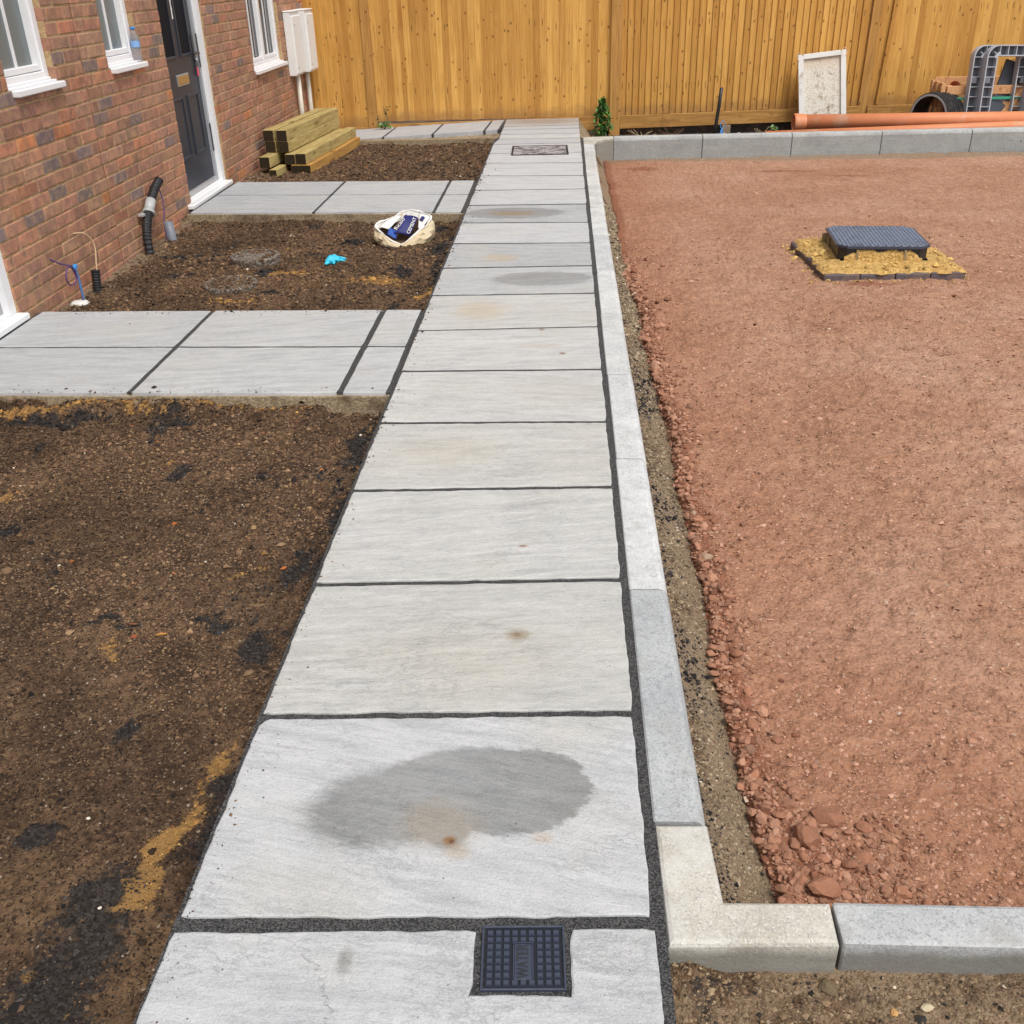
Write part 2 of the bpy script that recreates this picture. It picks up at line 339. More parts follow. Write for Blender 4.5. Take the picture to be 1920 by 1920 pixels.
def mat_fence(name, c0, c1, c2, nails=True):
    n = NT(name); o = n.obj(); R = n.rand()
    off = n.comb(n.ma('MULTIPLY', R, 19.0), n.ma('MULTIPLY', R, 7.0), n.ma('MULTIPLY', R, 53.0))
    v = n.vm('ADD', o, off)
    w = n.vm('ADD', v, n.vm('MULTIPLY', n.noise(v, 3.5, 3, 0.5, 0, True), (0.035, 0.0, 0.0)))
    g = n.noise(n.vm('MULTIPLY', w, (48.0, 20.0, 1.6)), 1.6, 5, 0.6)
    big = n.noise(n.vm('MULTIPLY', v, (4.0, 4.0, 1.2)), 1.5, 4, 0.6)
    col = n.ramp(g, [(0.28, c0), (0.5, c1), (0.72, c2)])
    tn = n.ma('FRACT', n.ma('MULTIPLY', R, 71.7))
    col = n.mix(1.0, col, n.mix(tn, (0.76, 0.69, 0.62), (1.10, 1.12, 1.16)), 'MULTIPLY')
    col = n.mix(n.mr(big, 0.5, 0.7, 0, 0.35), col, tuple(x*0.8 for x in c0))
    kd = n.voro(n.vm('MULTIPLY', v, (11.0, 1.0, 9.0)), 1.0, 'F1')
    knot = n.mr(kd, 0.06, 0.19, 1, 0)
    col = n.mix(n.ma('MULTIPLY', knot, 0.8), col, (0.13, 0.055, 0.014))
    q = n.sep(o)
    splash = n.mr(n.ma('ADD', q[2], n.ma('MULTIPLY', n.ma('SUBTRACT', n.noise(n.pos(), 6, 5, 0.7), 0.5), 0.30)), 0.02, 0.16, 0.55, 0)
    if nails: col = n.mix(splash, col, (0.25, 0.135, 0.055))
    col = n.mix(n.mr(n.noise(n.vm('MULTIPLY', n.pos(), (1.0, 1.0, 0.5)), 1.1, 5, 0.65), 0.52, 0.70, 0, 0.35), col, n.mix(1.0, col, (0.66, 0.58, 0.52), 'MULTIPLY'))
    if nails:
        for zk, hh in ((0.33, 0.05), (1.0, 0.045), (1.62, 0.04)):
            dz = n.ma('ABSOLUTE', n.ma('SUBTRACT', q[2], n.ma('ADD', zk, n.ma('MULTIPLY', n.ma('SUBTRACT', n.ma('FRACT', n.ma('MULTIPLY', R, 133.0)), 0.5), 0.07))))
            dx = n.ma('ABSOLUTE', n.ma('SUBTRACT', q[0], n.ma('ADD', 0.024, n.ma('MULTIPLY', tn, 0.02))))
            k = n.ma('MULTIPLY', n.mr(dz, hh*0.4, hh, 1, 0), n.mr(dx, 0.0025, 0.0055, 1, 0))
            col = n.mix(n.ma('MULTIPLY', k, n.mr(n.ma('FRACT', n.ma('MULTIPLY', R, 211.0)), 0.15, 0.75, 0.0, 0.85)), col, (0.06, 0.028, 0.012))
    nm = n.bump(g, 0.2, 0.002)
    return n.done(col, 0.75, nm, 0.25)

def mat_timber(name, c0, c1, stain):
    n = NT(name); o = n.obj(); R = n.rand()
    v = n.vm('ADD', o, n.comb(n.ma('MULTIPLY', R, 9.0), n.ma('MULTIPLY', R, 41.0), n.ma('MULTIPLY', R, 23.0)))
    w = n.vm('ADD', v, n.vm('MULTIPLY', n.noise(v, 4, 3, 0.5, 0, True), (0.05, 0.0, 0.05)))
    g = n.noise(n.vm('MULTIPLY', w, (40.0, 2.2, 40.0)), 1.0, 5, 0.6)
    col = n.mix(n.mr(g, 0.3, 0.7), c0, c1)
    col = n.mix(n.mr(n.noise(v, 7, 4, 0.6), 0.55, 0.72, 0, 0.5), col, stain)
    kd = n.voro(n.vm('MULTIPLY', v, (8.0, 2.4, 8.0)), 1.0, 'F1')
    col = n.mix(n.mr(kd, 0.10, 0.24, 0.8, 0), col, stain)
    return n.done(col, 0.8, n.bump(g, 0.4, 0.004), 0.2)

def mat_endgrain():
    n = NT('wet_end_grain'); o = n.obj()
    q = n.sep(o); r = n.vm('LENGTH', n.comb(n.ma('ADD', q[0], 0.02), 0.0, n.ma('ADD', q[2], 0.03)))
    g = n.noise(n.comb(n.ma('MULTIPLY', r, 220.0), 0, 0), 1.0, 3)
    return n.done(n.mix(g, (0.014, 0.010, 0.006), (0.050, 0.034, 0.018)), 0.85, None, 0.2)

MT = {}
MT['slab'] = mat_slab()
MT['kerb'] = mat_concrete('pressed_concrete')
MT['kerb_beige'] = mat_concrete('beige_concrete', True)
MT['joint'] = mat_grit('jointing_compound', (0.028, 0.028, 0.029), (0.145, 0.141, 0.138), 430)
MT['mortar'] = mat_grit('sand_mortar', (0.22, 0.165, 0.100), (0.41, 0.325, 0.215), 150, 0.6, 0.004, (0.10, 0.062, 0.036))
MT['soil'] = mat_soil()
MT['red'] = mat_red()
MT['vcol'] = mat_vcol('loose_grains')
MT['brick'] = mat_brick('facing_brick', 'obj')
MT['brickv'] = mat_brick('facing_brick_far', 'tint')
MT['wallmortar'] = mat_grit('wall_mortar', (0.36, 0.235, 0.118), (0.56, 0.395, 0.215), 200, 0.5, 0.003, (0.26, 0.15, 0.075))
MT['wood'] = mat_fence('fence_board', (0.49, 0.240, 0.050), (0.62, 0.335, 0.082), (0.69, 0.415, 0.125))
MT['woodpost'] = mat_fence('fence_post', (0.33, 0.165, 0.046), (0.50, 0.265, 0.075), (0.60, 0.345, 0.11), False)
MT['gravelboard'] = mat_timber('gravel_board', (0.33, 0.165, 0.045), (0.50, 0.275, 0.085), (0.22, 0.105, 0.032))
MT['sleeper'] = mat_timber('treated_softwood', (0.32, 0.235, 0.085), (0.49, 0.385, 0.165), (0.21, 0.145, 0.045))
MT['sleeper_orange'] = mat_timber('orange_softwood', (0.36, 0.185, 0.050), (0.50, 0.285, 0.085), (0.22, 0.10, 0.03))
MT['endgrain'] = mat_endgrain()
MT['crate'] = mat_timber('crate_softwood', (0.55, 0.28, 0.13), (0.68, 0.40, 0.20), (0.40, 0.18, 0.08))
MT['white'] = plain('white_upvc', (0.80, 0.80, 0.81), 0.3, 0.5, var=0.02)
MT['whitedirty'] = plain('scuffed_white_paint', (0.72, 0.71, 0.68), 0.5, 0.4, var=0.06, scale=18, dirt=(0.38, 0.29, 0.19))
MT['meter'] = plain('white_grp', (0.80, 0.795, 0.775), 0.45, 0.4, var=0.04)
MT['cream'] = plain('cream_conduit', (0.70, 0.66, 0.56), 0.4, 0.4, var=0.05)
MT['door'] = plain('dark_grey_door', (0.028, 0.035, 0.049), 0.42, 0.4, var=0.2, scale=12, dirt=(0.045, 0.046, 0.050))
MT['greyrebate'] = plain('grey_rebate', (0.33, 0.335, 0.35), 0.4, 0.5, var=0.06)
MT['darkgrey'] = plain('dark_metal', (0.03, 0.03, 0.032), 0.35, 0.5, var=0.2)
MT['silver'] = plain('aluminium', (0.55, 0.56, 0.58), 0.35, 0.5, 0.8, var=0.06)
MT['brass'] = plain('brass_plate', (0.50, 0.33, 0.15), 0.35, 0.5, 0.6, var=0.1)
MT['pink'] = plain('pink_tag', (0.75, 0.10, 0.16), 0.5, 0.4, var=0.05)
MT['paper'] = plain('torn_paper', (0.70, 0.70, 0.67), 0.8, 0.2, var=0.05)
MT['black'] = plain('black_plastic', (0.016, 0.016, 0.018), 0.42, 0.45, var=0.25, scale=40, dirt=(0.05, 0.042, 0.035))
MT['blackdusty'] = plain('dusty_black_plastic', (0.022, 0.023, 0.026), 0.5, 0.4, var=0.25, scale=25, dirt=(0.22, 0.17, 0.11))
MT['coverblue'] = plain('blue_black_cover', (0.040, 0.048, 0.075), 0.42, 0.5, var=0.2, scale=60, bump=0.25)
MT['mortarrib'] = plain('mortar_stained_rib', (0.30, 0.23, 0.12), 0.8, 0.2, var=0.3, scale=60, dirt=(0.05, 0.045, 0.04))
MT['trayframe'] = plain('tray_frame', (0.022, 0.022, 0.024), 0.75, 0.2, var=0.2)
MT['coverbase'] = plain('dark_cover_base', (0.012, 0.014, 0.020), 0.5, 0.4, var=0.2)
MT['doorglass'] = plain('dark_door_glass', (0.010, 0.012, 0.017), 0.55, 0.05, var=0.1)
MT['lidblue'] = plain('blue_grey_lid', (0.15, 0.18, 0.245), 0.5, 0.4, var=0.25, scale=20, dirt=(0.045, 0.05, 0.065))
MT['greyplastic'] = plain('grey_plastic', (0.145, 0.155, 0.180), 0.5, 0.35, var=0.15, scale=14, dirt=(0.24, 0.235, 0.22))
MT['greyedge'] = plain('worn_grey_edge', (0.40, 0.42, 0.455), 0.5, 0.35, var=0.1, scale=14)
MT['stubgrey'] = plain('grey_duct', (0.17, 0.185, 0.215), 0.45, 0.4, var=0.1)
MT['orange'] = plain('terracotta_plastic', (0.60, 0.215, 0.095), 0.5, 0.35, var=0.14, scale=9, dirt=(0.60, 0.36, 0.24))
MT['yellowsand'] = mat_grit('yellow_sand_mortar', (0.42, 0.255, 0.078), (0.63, 0.415, 0.15), 70, 0.9, 0.010, (0.44, 0.255, 0.085))
MT['engbrick'] = plain('purple_engineering_brick', (0.105, 0.085, 0.092), 0.75, 0.3, var=0.35, scale=22, bump=0.5, dirt=(0.24, 0.15, 0.09))
MT['bluetape'] = plain('blue_tape', (0.05, 0.27, 0.62), 0.5, 0.4, var=0.1)
MT['purple'] = plain('purple_cable', (0.10, 0.05, 0.16), 0.5, 0.4, var=0.1)
MT['tancable'] = plain('tan_cable', (0.56, 0.38, 0.22), 0.5, 0.4, var=0.1)
MT['ductclip'] = plain('grey_coupler', (0.42, 0.43, 0.43), 0.4, 0.4, var=0.1, dirt=(0.25, 0.25, 0.25))
MT['bag'] = plain('crumpled_sack', (0.60, 0.50, 0.33), 0.62, 0.3, var=0.16, scale=16, bump=0.5, dirt=(0.42, 0.30, 0.15))
MT['bagwhite'] = plain('white_sack_print', (0.76, 0.74, 0.70), 0.6, 0.3, var=0.08, scale=16)
MT['bagin'] = plain('sack_inside', (0.10, 0.060, 0.035), 0.85, 0.2, var=0.3, scale=16)
MT['navy'] = plain('navy_print', (0.018, 0.022, 0.13), 0.55, 0.35, var=0.3, scale=30)
MT['blueprint'] = plain('blue_print', (0.018, 0.075, 0.34), 0.55, 0.35, var=0.2, scale=30)
MT['glove'] = plain('blue_nitrile', (0.035, 0.49, 0.68), 0.5, 0.4, var=0.12, scale=60)
MT['litter'] = plain('crushed_foil', (0.52, 0.53, 0.55), 0.35, 0.5, var=0.3, scale=40, bump=0.6)
MT['ironcover'] = mat_grit('gritty_iron', (0.085, 0.066, 0.050), (0.27, 0.235, 0.20), 90, 0.9, 0.006, (0.125, 0.075, 0.042))
MT['strap'] = plain('green_strap', (0.05, 0.36, 0.22), 0.5, 0.4, var=0.1)
MT['slate'] = plain('blue_grey_sheet', (0.055, 0.062, 0.078), 0.55, 0.4, var=0.3, scale=14)
MT['bluerope'] = plain('blue_rope', (0.10, 0.32, 0.70), 0.7, 0.2, var=0.2)
MT['roof'] = plain('roof_tile', (0.13, 0.075, 0.06), 0.8, 0.2, var=0.2)
MT['pegwood'] = plain('weathered_peg', (0.27, 0.21, 0.145), 0.8, 0.2, var=0.2)
MT['leafstem'] = plain('plant_stem', (0.09, 0.10, 0.035), 0.7, 0.2, var=0.2)
MT['panelboard'] = None

def mat_panelboard():
    n = NT('speckled_panel'); o = n.obj()
    a = n.noise(o, 90, 3, 0.7); b = n.noise(o, 9, 5, 0.65)
    col = n.mix(n.mr(a, 0.50, 0.64), (0.72, 0.68, 0.60), (0.42, 0.33, 0.24))
    q = n.sep(o)
    blot = n.ma('MULTIPLY', n.mr(b, 0.53, 0.62), n.mr(n.ma('ABSOLUTE', n.ma('SUBTRACT', q[0], 0.02)), 0.06, 0.16, 1, 0))
    col = n.mix(n.ma('MULTIPLY', blot, 0.75), col, (0.24, 0.165, 0.09))
    col = n.mix(n.mr(q[2], 0.66, 0.80, 0, 0.40), col, (0.56, 0.40, 0.24))
    return n.done(col, 0.8, n.bump(a, 0.3, 0.002), 0.2)
MT['panelboard'] = mat_panelboard()

def mat_tray():
    n = NT('tray_infill'); P = n.pos()
    w = n.vm('ADD', P, n.vm('MULTIPLY', n.noise(P, 9, 3, 0.5, 0, True), (0.10, 0.06, 0)))
    b = n.noise(n.vm('MULTIPLY', w, (5.0, 14.0, 1)), 2.2, 5, 0.6, 0.6)
    col = n.ramp(b, [(0.38, (0.035, 0.030, 0.033)), (0.48, (0.16, 0.14, 0.14)), (0.58, (0.50, 0.48, 0.48)), (0.7, (0.06, 0.05, 0.05))])
    return n.done(col, 0.7, n.bump(b, 0.4, 0.004), 0.3)
MT['tray'] = mat_tray()

def mat_glass(name, c, rough):
    n = NT(name)
    f = n.noise(n.pos(), 2.5, 3)
    return n.done(n.mix(f, tuple(x*0.85 for x in c), tuple(x*1.12 for x in c)), rough, None, 0.6 if max(c) > 0.1 else 0.22)
MT['frosted'] = mat_glass('frosted_pane', (0.15, 0.18, 0.185), 0.28)
MT['darkglass'] = mat_glass('dark_pane', (0.014, 0.014, 0.017), 0.16)
MT['blind'] = plain('grey_blind', (0.30, 0.31, 0.33), 0.7, 0.2, var=0.2, scale=40)

def mat_bottle():
    n = NT('clear_plastic_bottle')
    n.b.inputs['Transmission Weight'].default_value = 0.85
    n.b.inputs['IOR'].default_value = 1.2
    return n.done((0.86, 0.89, 0.93), 0.12, None, 0.5)
MT['bottle'] = mat_bottle()

def mat_leaf():
    n = NT('leaf_green'); c = n.attr('tint')
    n.b.inputs['Transmission Weight'].default_value = 0.0
    return n.done(c, 0.45, None, 0.4)
MT['leaf'] = mat_leaf()

# ------------------------------------------------------------------ object helpers
def link(name, mesh, parent=None, loc=None, rot=None):
    o = bpy.data.objects.new(name, mesh)
    COL.objects.link(o)
    if parent is not None: o.parent = parent
    if loc is not None: o.location = loc
    if rot is not None: o.rotation_euler = rot
    return o

def tag(o, label=None, cat=None, group=None, kind=None):
    if label: o['label'] = label
    if cat: o['category'] = cat
    if group: o['group'] = group
    if kind: o['kind'] = kind
    return o

def empty(name, loc=(0, 0, 0), rz=0.0, rot=None):
    o = bpy.data.objects.new(name, None)
    o.empty_display_size = 0.1
    COL.objects.link(o)
    o.location = loc
    o.rotation_euler = rot if rot is not None else (0, 0, rz)
    return o

class MB:
    def __init__(self): self.v = []; self.f = []; self.mi = []; self.cur = 0; self.sm = []
    def add(self, vs, fs, smooth=False):
        b = len(self.v); self.v += [tuple(x) for x in vs]
        for q in fs: self.f.append([i+b for i in q]); self.mi.append(self.cur); self.sm.append(smooth)
    def box(self, x0, x1, y0, y1, z0, z1, c=0.0, T=None):
        if c <= 0:
            vs = [(x0, y0, z0), (x1, y0, z0), (x1, y1, z0), (x0, y1, z0), (x0, y0, z1), (x1, y0, z1), (x1, y1, z1), (x0, y1, z1)]
            fs = [(0, 3, 2, 1), (4, 5, 6, 7), (0, 1, 5, 4), (1, 2, 6, 5), (2, 3, 7, 6), (3, 0, 4, 7)]
        else:
            vs = []
            for zz in (z0, z1):
                pass
            r = lambda i, z: [(x0+i, y0+i, z), (x1-i, y0+i, z), (x1-i, y1-i, z), (x0+i, y1-i, z)]
            vs = r(c, z0) + r(0, z0+c) + r(0, z1-c) + r(c, z1)
            # chamfer the vertical edges a little too
            fs = [(3, 2, 1, 0), (12, 13, 14, 15)]
            for k in range(3):
                for i in range(4):
                    j = (i+1) % 4
                    fs.append((k*4+i, k*4+j, (k+1)*4+j, (k+1)*4+i))
        if T is not None: vs = [T @ Vector(p) for p in vs]
        self.add(vs, fs)
    def prism(self, poly, z0, z1, c=0.0, T=None):
        n = len(poly)
        vs = [(x, y, z0) for x, y in poly] + [(x, y, z1) for x, y in poly]
        fs = [list(range(n-1, -1, -1)), list(range(n, 2*n))] + [[i, (i+1) % n, n+(i+1) % n, n+i] for i in range(n)]
        if T is not None: vs = [T @ Vector(p) for p in vs]
        self.add(vs, fs)
    def tube(self, pts, r, seg=10, cap=True, smooth=True, rfun=None, hollow=0.0):
        pts = [Vector(p) for p in pts]; n = len(pts)
        rs = [(rfun(i/(n-1)) if rfun else r) for i in range(n)]
        t0 = (pts[1]-pts[0]).normalized()
        ref = Vector((0, 0, 1)) if abs(t0.z) < 0.9 else Vector((1, 0, 0))
        u = t0.cross(ref).normalized(); vs = []
        for i, p in enumerate(pts):
            t = (pts[min(i+1, n-1)]-pts[max(i-1, 0)]).normalized()
            u = (u - t*u.dot(t)).normalized(); w = t.cross(u)
            for k in range(seg):
                a = 2*math.pi*k/seg
                vs.append(p + (u*math.cos(a)+w*math.sin(a))*rs[i])
        fs = [(i*seg+k, i*seg+(k+1) % seg, (i+1)*seg+(k+1) % seg, (i+1)*seg+k) for i in range(n-1) for k in range(seg)]
        self.add(vs, fs, smooth)
        if cap:
            b = len(self.v)-n*seg
            self.f.append([b+k for k in range(seg-1, -1, -1)]); self.mi.append(self.cur); self.sm.append(False)
            self.f.append([b+(n-1)*seg+k for k in range(seg)]); self.mi.append(self.cur); self.sm.append(False)
    def lathe(self, prof, seg=20, T=None, smooth=True):
        vs = [(r*math.cos(2*math.pi*k/seg), r*math.sin(2*math.pi*k/seg), z) for r, z in prof for k in range(seg)]
        if T is not None: vs = [T @ Vector(p) for p in vs]
        fs = [(i*seg+k, i*seg+(k+1) % seg, (i+1)*seg+(k+1) % seg, (i+1)*seg+k) for i in range(len(prof)-1) for k in range(seg)]
        self.add(vs, fs, smooth)
    def mesh(self, name, *mats):
        me = bpy.data.meshes.new(name)
        me.from_pydata(self.v, [], self.f)
        for m in mats: me.materials.append(m)
        me.polygons.foreach_set('material_index', self.mi)
        me.polygons.foreach_set('use_smooth', self.sm)
        me.update()
        return me
    def build(self, name, mats, parent=None, loc=None, rot=None):
        mats = mats if isinstance(mats, (list, tuple)) else [mats]
        return link(name, self.mesh(name, *mats), parent, loc, rot)

def np_mesh(name, verts, faces, mat, colors=None, attr='tint', smooth=False):
    """verts (n,3), faces (m,k) of one size"""
    me = bpy.data.meshes.new(name)
    m, k = faces.shape
    me.vertices.add(len(verts)); me.vertices.foreach_set('co', np.ascontiguousarray(verts, dtype=np.float32).ravel())
    me.loops.add(m*k); me.loops.foreach_set('vertex_index', np.ascontiguousarray(faces, dtype=np.int32).ravel())
    me.polygons.add(m); me.polygons.foreach_set('loop_start', np.arange(0, m*k, k, dtype=np.int32))
    me.polygons.foreach_set('loop_total', np.full(m, k, dtype=np.int32))
    me.polygons.foreach_set('use_smooth', np.full(m, smooth, dtype=bool))
    if colors is not None:
        ca = me.color_attributes.new(attr, 'FLOAT_COLOR', 'POINT')
        c4 = np.ones((len(verts), 4), dtype=np.float32); c4[:, :3] = colors
        ca.data.foreach_set('color', c4.ravel())
    me.materials.append(mat)
    me.update(calc_edges=True)
    return me

# value noise
_tab = rng.random((256, 256)).astype(np.float64)
def vnoise(x, y):
    xi = np.floor(x).astype(int); yi = np.floor(y).astype(int)
    fx = x-xi; fy = y-yi
    fx = fx*fx*fx*(fx*(fx*6-15)+10); fy = fy*fy*fy*(fy*(fy*6-15)+10)
    a = _tab[xi & 255, yi & 255]; b = _tab[(xi+1) & 255, yi & 255]
    c = _tab[xi & 255, (yi+1) & 255]; d = _tab[(xi+1) & 255, (yi+1) & 255]
    return (a*(1-fx)+b*fx)*(1-fy)+(c*(1-fx)+d*fx)*fy
def fbm(x, y, f, octv=4, g=0.5, seed=0.0):
    s = 0; amp = 1.0; tot = 0
    for i in range(octv):
        s = s+amp*vnoise(x*f+seed+17.3*i, y*f+seed*1.7+5.1*i); tot += amp; amp *= g; f *= 2.03
    return s/tot-0.5
def sstep(x, a, b):
    t = np.clip((x-a)/(b-a), 0, 1); return t*t*(3-2*t)

ICO_V = None
def ico():
    t = (1+5**0.5)/2
    v = np.array([(-1, t, 0), (1, t, 0), (-1, -t, 0), (1, -t, 0), (0, -1, t), (0, 1, t), (0, -1, -t), (0, 1, -t), (t, 0, -1), (t, 0, 1), (-t, 0, -1), (-t, 0, 1)], float)
    v /= np.linalg.norm(v[0])
    f = np.array([(0, 11, 5), (0, 5, 1), (0, 1, 7), (0, 7, 10), (0, 10, 11), (1, 5, 9), (5, 11, 4), (11, 10, 2), (10, 7, 6), (7, 1, 8), (3, 9, 4), (3, 4, 2), (3, 2, 6), (3, 6, 8), (3, 8, 9), (4, 9, 5), (2, 4, 11), (6, 2, 10), (8, 6, 7), (9, 8, 1)])
    return v, f

OCT_V = np.array([(1, 0, 0), (0, 1, 0), (-1, 0, 0), (0, -1, 0), (0, 0, 1), (0, 0, -1)], float)
OCT_F = np.array([(0, 1, 4), (1, 2, 4), (2, 3, 4), (3, 0, 4), (1, 0, 5), (2, 1, 5), (3, 2, 5), (0, 3, 5)])
def scatter(name, pos, size, cols, parent=None, flat=0.7, jit=0.32, label=None, cat=None, mat=None, fine=True):
    v, f = (OCT_V*1.12, OCT_F) if fine else ico(); n = len(pos); nv = len(v)
    V = np.repeat(v[None], n, 0)*(1+jit*(rng.random((n, nv, 1))-0.5)*2)
    if fine: V = V+0.35*(rng.random((n, nv, 3))-0.5)
    sc3 = np.stack([1+0.5*(rng.random(n)-0.3), 1+0.5*(rng.random(n)-0.3), flat*(0.8+0.5*rng.random(n))], -1)*size[:, None]
    V = V*sc3[:, None, :]
    a = rng.random(n)*2*np.pi; ca, sa = np.cos(a), np.sin(a)
    X = V[..., 0]*ca[:, None]-V[..., 1]*sa[:, None]; Y = V[..., 0]*sa[:, None]+V[..., 1]*ca[:, None]
    tx = (rng.random(n)-0.5)*1.2
    Z = V[..., 2]*np.cos(tx)[:, None]+Y*np.sin(tx)[:, None]; Y = Y*np.cos(tx)[:, None]-V[..., 2]*np.sin(tx)[:, None]
    W = np.stack([X, Y, Z], -1)+pos[:, None, :]
    F = (f[None]+(np.arange(n)*nv)[:, None, None]).reshape(-1, 3)
    C = np.repeat(cols[:, None, :], nv, 1).reshape(-1, 3)
    o = link(name, np_mesh(name, W.reshape(-1, 3), F, mat or MT['vcol'], C), parent)
    o['kind'] = 'stuff'
    if label: tag(o, label, cat)
    return o

def grid_mesh(name, xs, ys, zf, mat, maskf=None, smooth=True):
    X, Y = np.meshgrid(xs, ys)
    Z = zf(X, Y)
    V = np.stack([X, Y, Z], -1).reshape(-1, 3)
    nx, ny = len(xs), len(ys)
    i = np.arange(nx*ny).reshape(ny, nx)
    F = np.stack([i[:-1, :-1], i[:-1, 1:], i[1:, 1:], i[1:, :-1]], -1).reshape(-1, 4)
    C = maskf(X, Y).reshape(-1, 3) if maskf else None
    return np_mesh(name, V, F, mat, C, 'mask', smooth)

# ================================================================== GROUND SHEET
g = MB(); g.add([(-120, -120, -0.42), (120, -120, -0.42), (120, 120, -0.42), (-120, 120, -0.42)], [(0, 1, 2, 3)])
tag(g.build('ground', MT['soil']), 'bare brown earth spreading beyond the plot', 'ground', kind='structure')

# ================================================================== PAVING
def slab_mesh(poly, thick=0.045, step=0.03, amp=0.0025, bites=(), seed=0, bevel=0.0045):
    """irregular hand-dressed flag: outline points jittered, pillowed arris; poly is counter-clockwise"""
    r = random.Random(seed)
    cx = sum(p[0] for p in poly)/len(poly); cy = sum(p[1] for p in poly)/len(poly)
    pts = []; nrm = []
    n = len(poly)
    for i in range(n):
        a = Vector(poly[i]); b = Vector(poly[(i+1) % n]); d = b-a; L = d.length; d /= L
        m = max(2, int(L/step)); nn = Vector((d.y, -d.x))
        for k in range(m):
            p = a+d*(L*k/m)
            j = (float(vnoise(np.array([k*0.55+seed*3.1+i*11]), np.array([seed*1.3]))[0])-0.5)*2*amp + r.uniform(-amp, amp)*0.4
            if k == 0: j = -0.004
            p = p+nn*j
            for (bx, by, br) in bites:
                q = p-Vector((bx, by))
                if q.length < br: p = p + (Vector((cx, cy))-p).normalized()*(br-q.length)*0.8
            pts.append(p); nrm.append(nn)
    N = len(pts); mb = MB()
    def inset(p, k): return p + (-nrm_s[k])*0
    ins = []
    for i in range(N):
        t = (pts[(i+1) % N]-pts[i-1]); t.normalize(); nn = Vector((t.y, -t.x))
        ins.append(pts[i]-nn*bevel*(0.7+0.6*r.random()))
    mid = []
    for i in range(N):
        mid.append(pts[i]*0.75+ins[i]*0.25)
    vs = [(p.x, p.y, 0.0) for p in ins]+[(p.x, p.y, -0.0012-0.0015*r.random()) for p in mid]+[(p.x, p.y, -0.012) for p in pts]+[(p.x, p.y, -thick) for p in pts]
    fs = [list(range(N))]
    for lv in range(3):
        fs += [[(lv+1)*N+i, (lv+1)*N+(i+1) % N, lv*N+(i+1) % N, lv*N+i] for i in range(N)]
    mb.add(vs, fs)
    return mb

SLAB_TINTS = [(1.02, 1.03, 1.06), (0.97, 0.98, 1.0), (1.0, 0.985, 0.95), (0.93, 0.95, 0.99), (1.04, 1.04, 1.05), (0.98, 0.96, 0.92), (0.88, 0.90, 0.94)]
_sid = [0]
def put_slab(parent, poly, tint=None, z=0.0, step=0.03, bites=(), amp=0.0025):
    _sid[0] += 1; s = _sid[0]
    mb = slab_mesh(poly, step=step, seed=s, bites=bites, amp=amp)
    cx = sum(p[0] for p in poly)/len(poly); cy = sum(p[1] for p in poly)/len(poly)
    mb.v = [(x-cx, y-cy, zz) for x, y, zz in mb.v]
    rr = random.Random(s*7)
    o = mb.build('paving_slab', MT['slab'], parent, (cx, cy, z+rr.uniform(0.0, 0.0012)), (rr.uniform(-1, 1)*0.0012, rr.uniform(-1, 1)*0.0012, 0))
    t = tint or rr.choice(SLAB_TINTS)
    o.color = (*t, 1)
    return o

RJ = [0.032, 0.626, 1.223, 1.816, 2.379, 2.964, 3.567, 4.154, 4.726, 5.295, 5.884, 6.515, 7.098, 7.687, 8.330, 8.924, 9.521, 9.856, 10.196, 10.584, 10.851, 11.455]
LJ = [-0.003, 0.593, 1.184, 1.782, 2.369, 2.95, 3.52, 4.13, 4.70, 5.309, 5.918, 6.516, 7.097, 7.737, 8.386, 8.93, 9.498, 9.87, 10.19, 10.53, 10.80, 11.418]
footpath = MB()
footpath.prism([(-0.010, -1.9), (0.925, -1.9), (0.925, 9.86), (0.9005, 9.86), (0.9005, 11.44), (0.028, 11.40), (0.028, 9.95), (-0.010, 9.8)], -0.30, -0.0055)
footpath.prism([(-0.011, 1.3), (0.9255, 1.3), (0.9255, 4.6), (-0.011, 4.6)], -0.2, -0.0034)
footpath.prism([(-0.0112, 4.55), (0.9257, 4.55), (0.9257, 9.86), (0.9003, 9.861), (0.9003, 11.441), (0.027, 11.401), (0.027, 9.951), (-0.0112, 9.801)], -0.2, -0.0008)
footpath = footpath.build('footpath', MT['joint'])
tag(footpath, 'long straight footpath of grey sandstone slabs running to the fence', 'footpath', kind='structure')
# tan concrete haunching showing along the left edge of the slabs
hb = MB()
ys = np.linspace(-1.8, 9.8, 160)
prof = []
for y in ys:
    w = 0.030+0.028*float(fbm(np.array([y]), np.array([3.3]), 2.2, 4)[0]*2)
    prof.append(max(0.004, w))
vs = []
for y, w in zip(ys, prof): vs += [(-0.010, y, -0.030), (-0.014-w*0.5, y, -0.055), (-0.016-w*1.3, y, -0.16)]
hb.add(vs, [(3*i+k, 3*i+k+1, 3*i+k+4, 3*i+k+3) for i in range(len(ys)-1) for k in range(2)])
hb.build('haunching', MT['mortar'], footpath)
J = 0.0105
prevR, prevL = -0.60, -0.63
row_tints = {0: (1.0, 1.02, 1.06), 1: (1.03, 1.04, 1.07), 2: (1.0, 0.985, 0.945), 3: (1.04, 1.03, 1.0), 4: (1.03, 1.01, 0.965), 5: (1.05, 1.04, 1.01), 6: (1.06, 1.05, 1.03), 7: (1.04, 1.02, 0.98), 8: (0.90, 0.915, 0.935), 9: (0.80, 0.815, 0.84), 11: (0.78, 0.80, 0.83), 12: (1.04, 1.04, 1.06), 13: (1.05, 1.05, 1.08), 14: (1.06, 1.06, 1.09), 15: (1.06, 1.06, 1.09), 16: (1.0, 1.0, 1.03), 21: (0.8, 0.76, 0.72)}
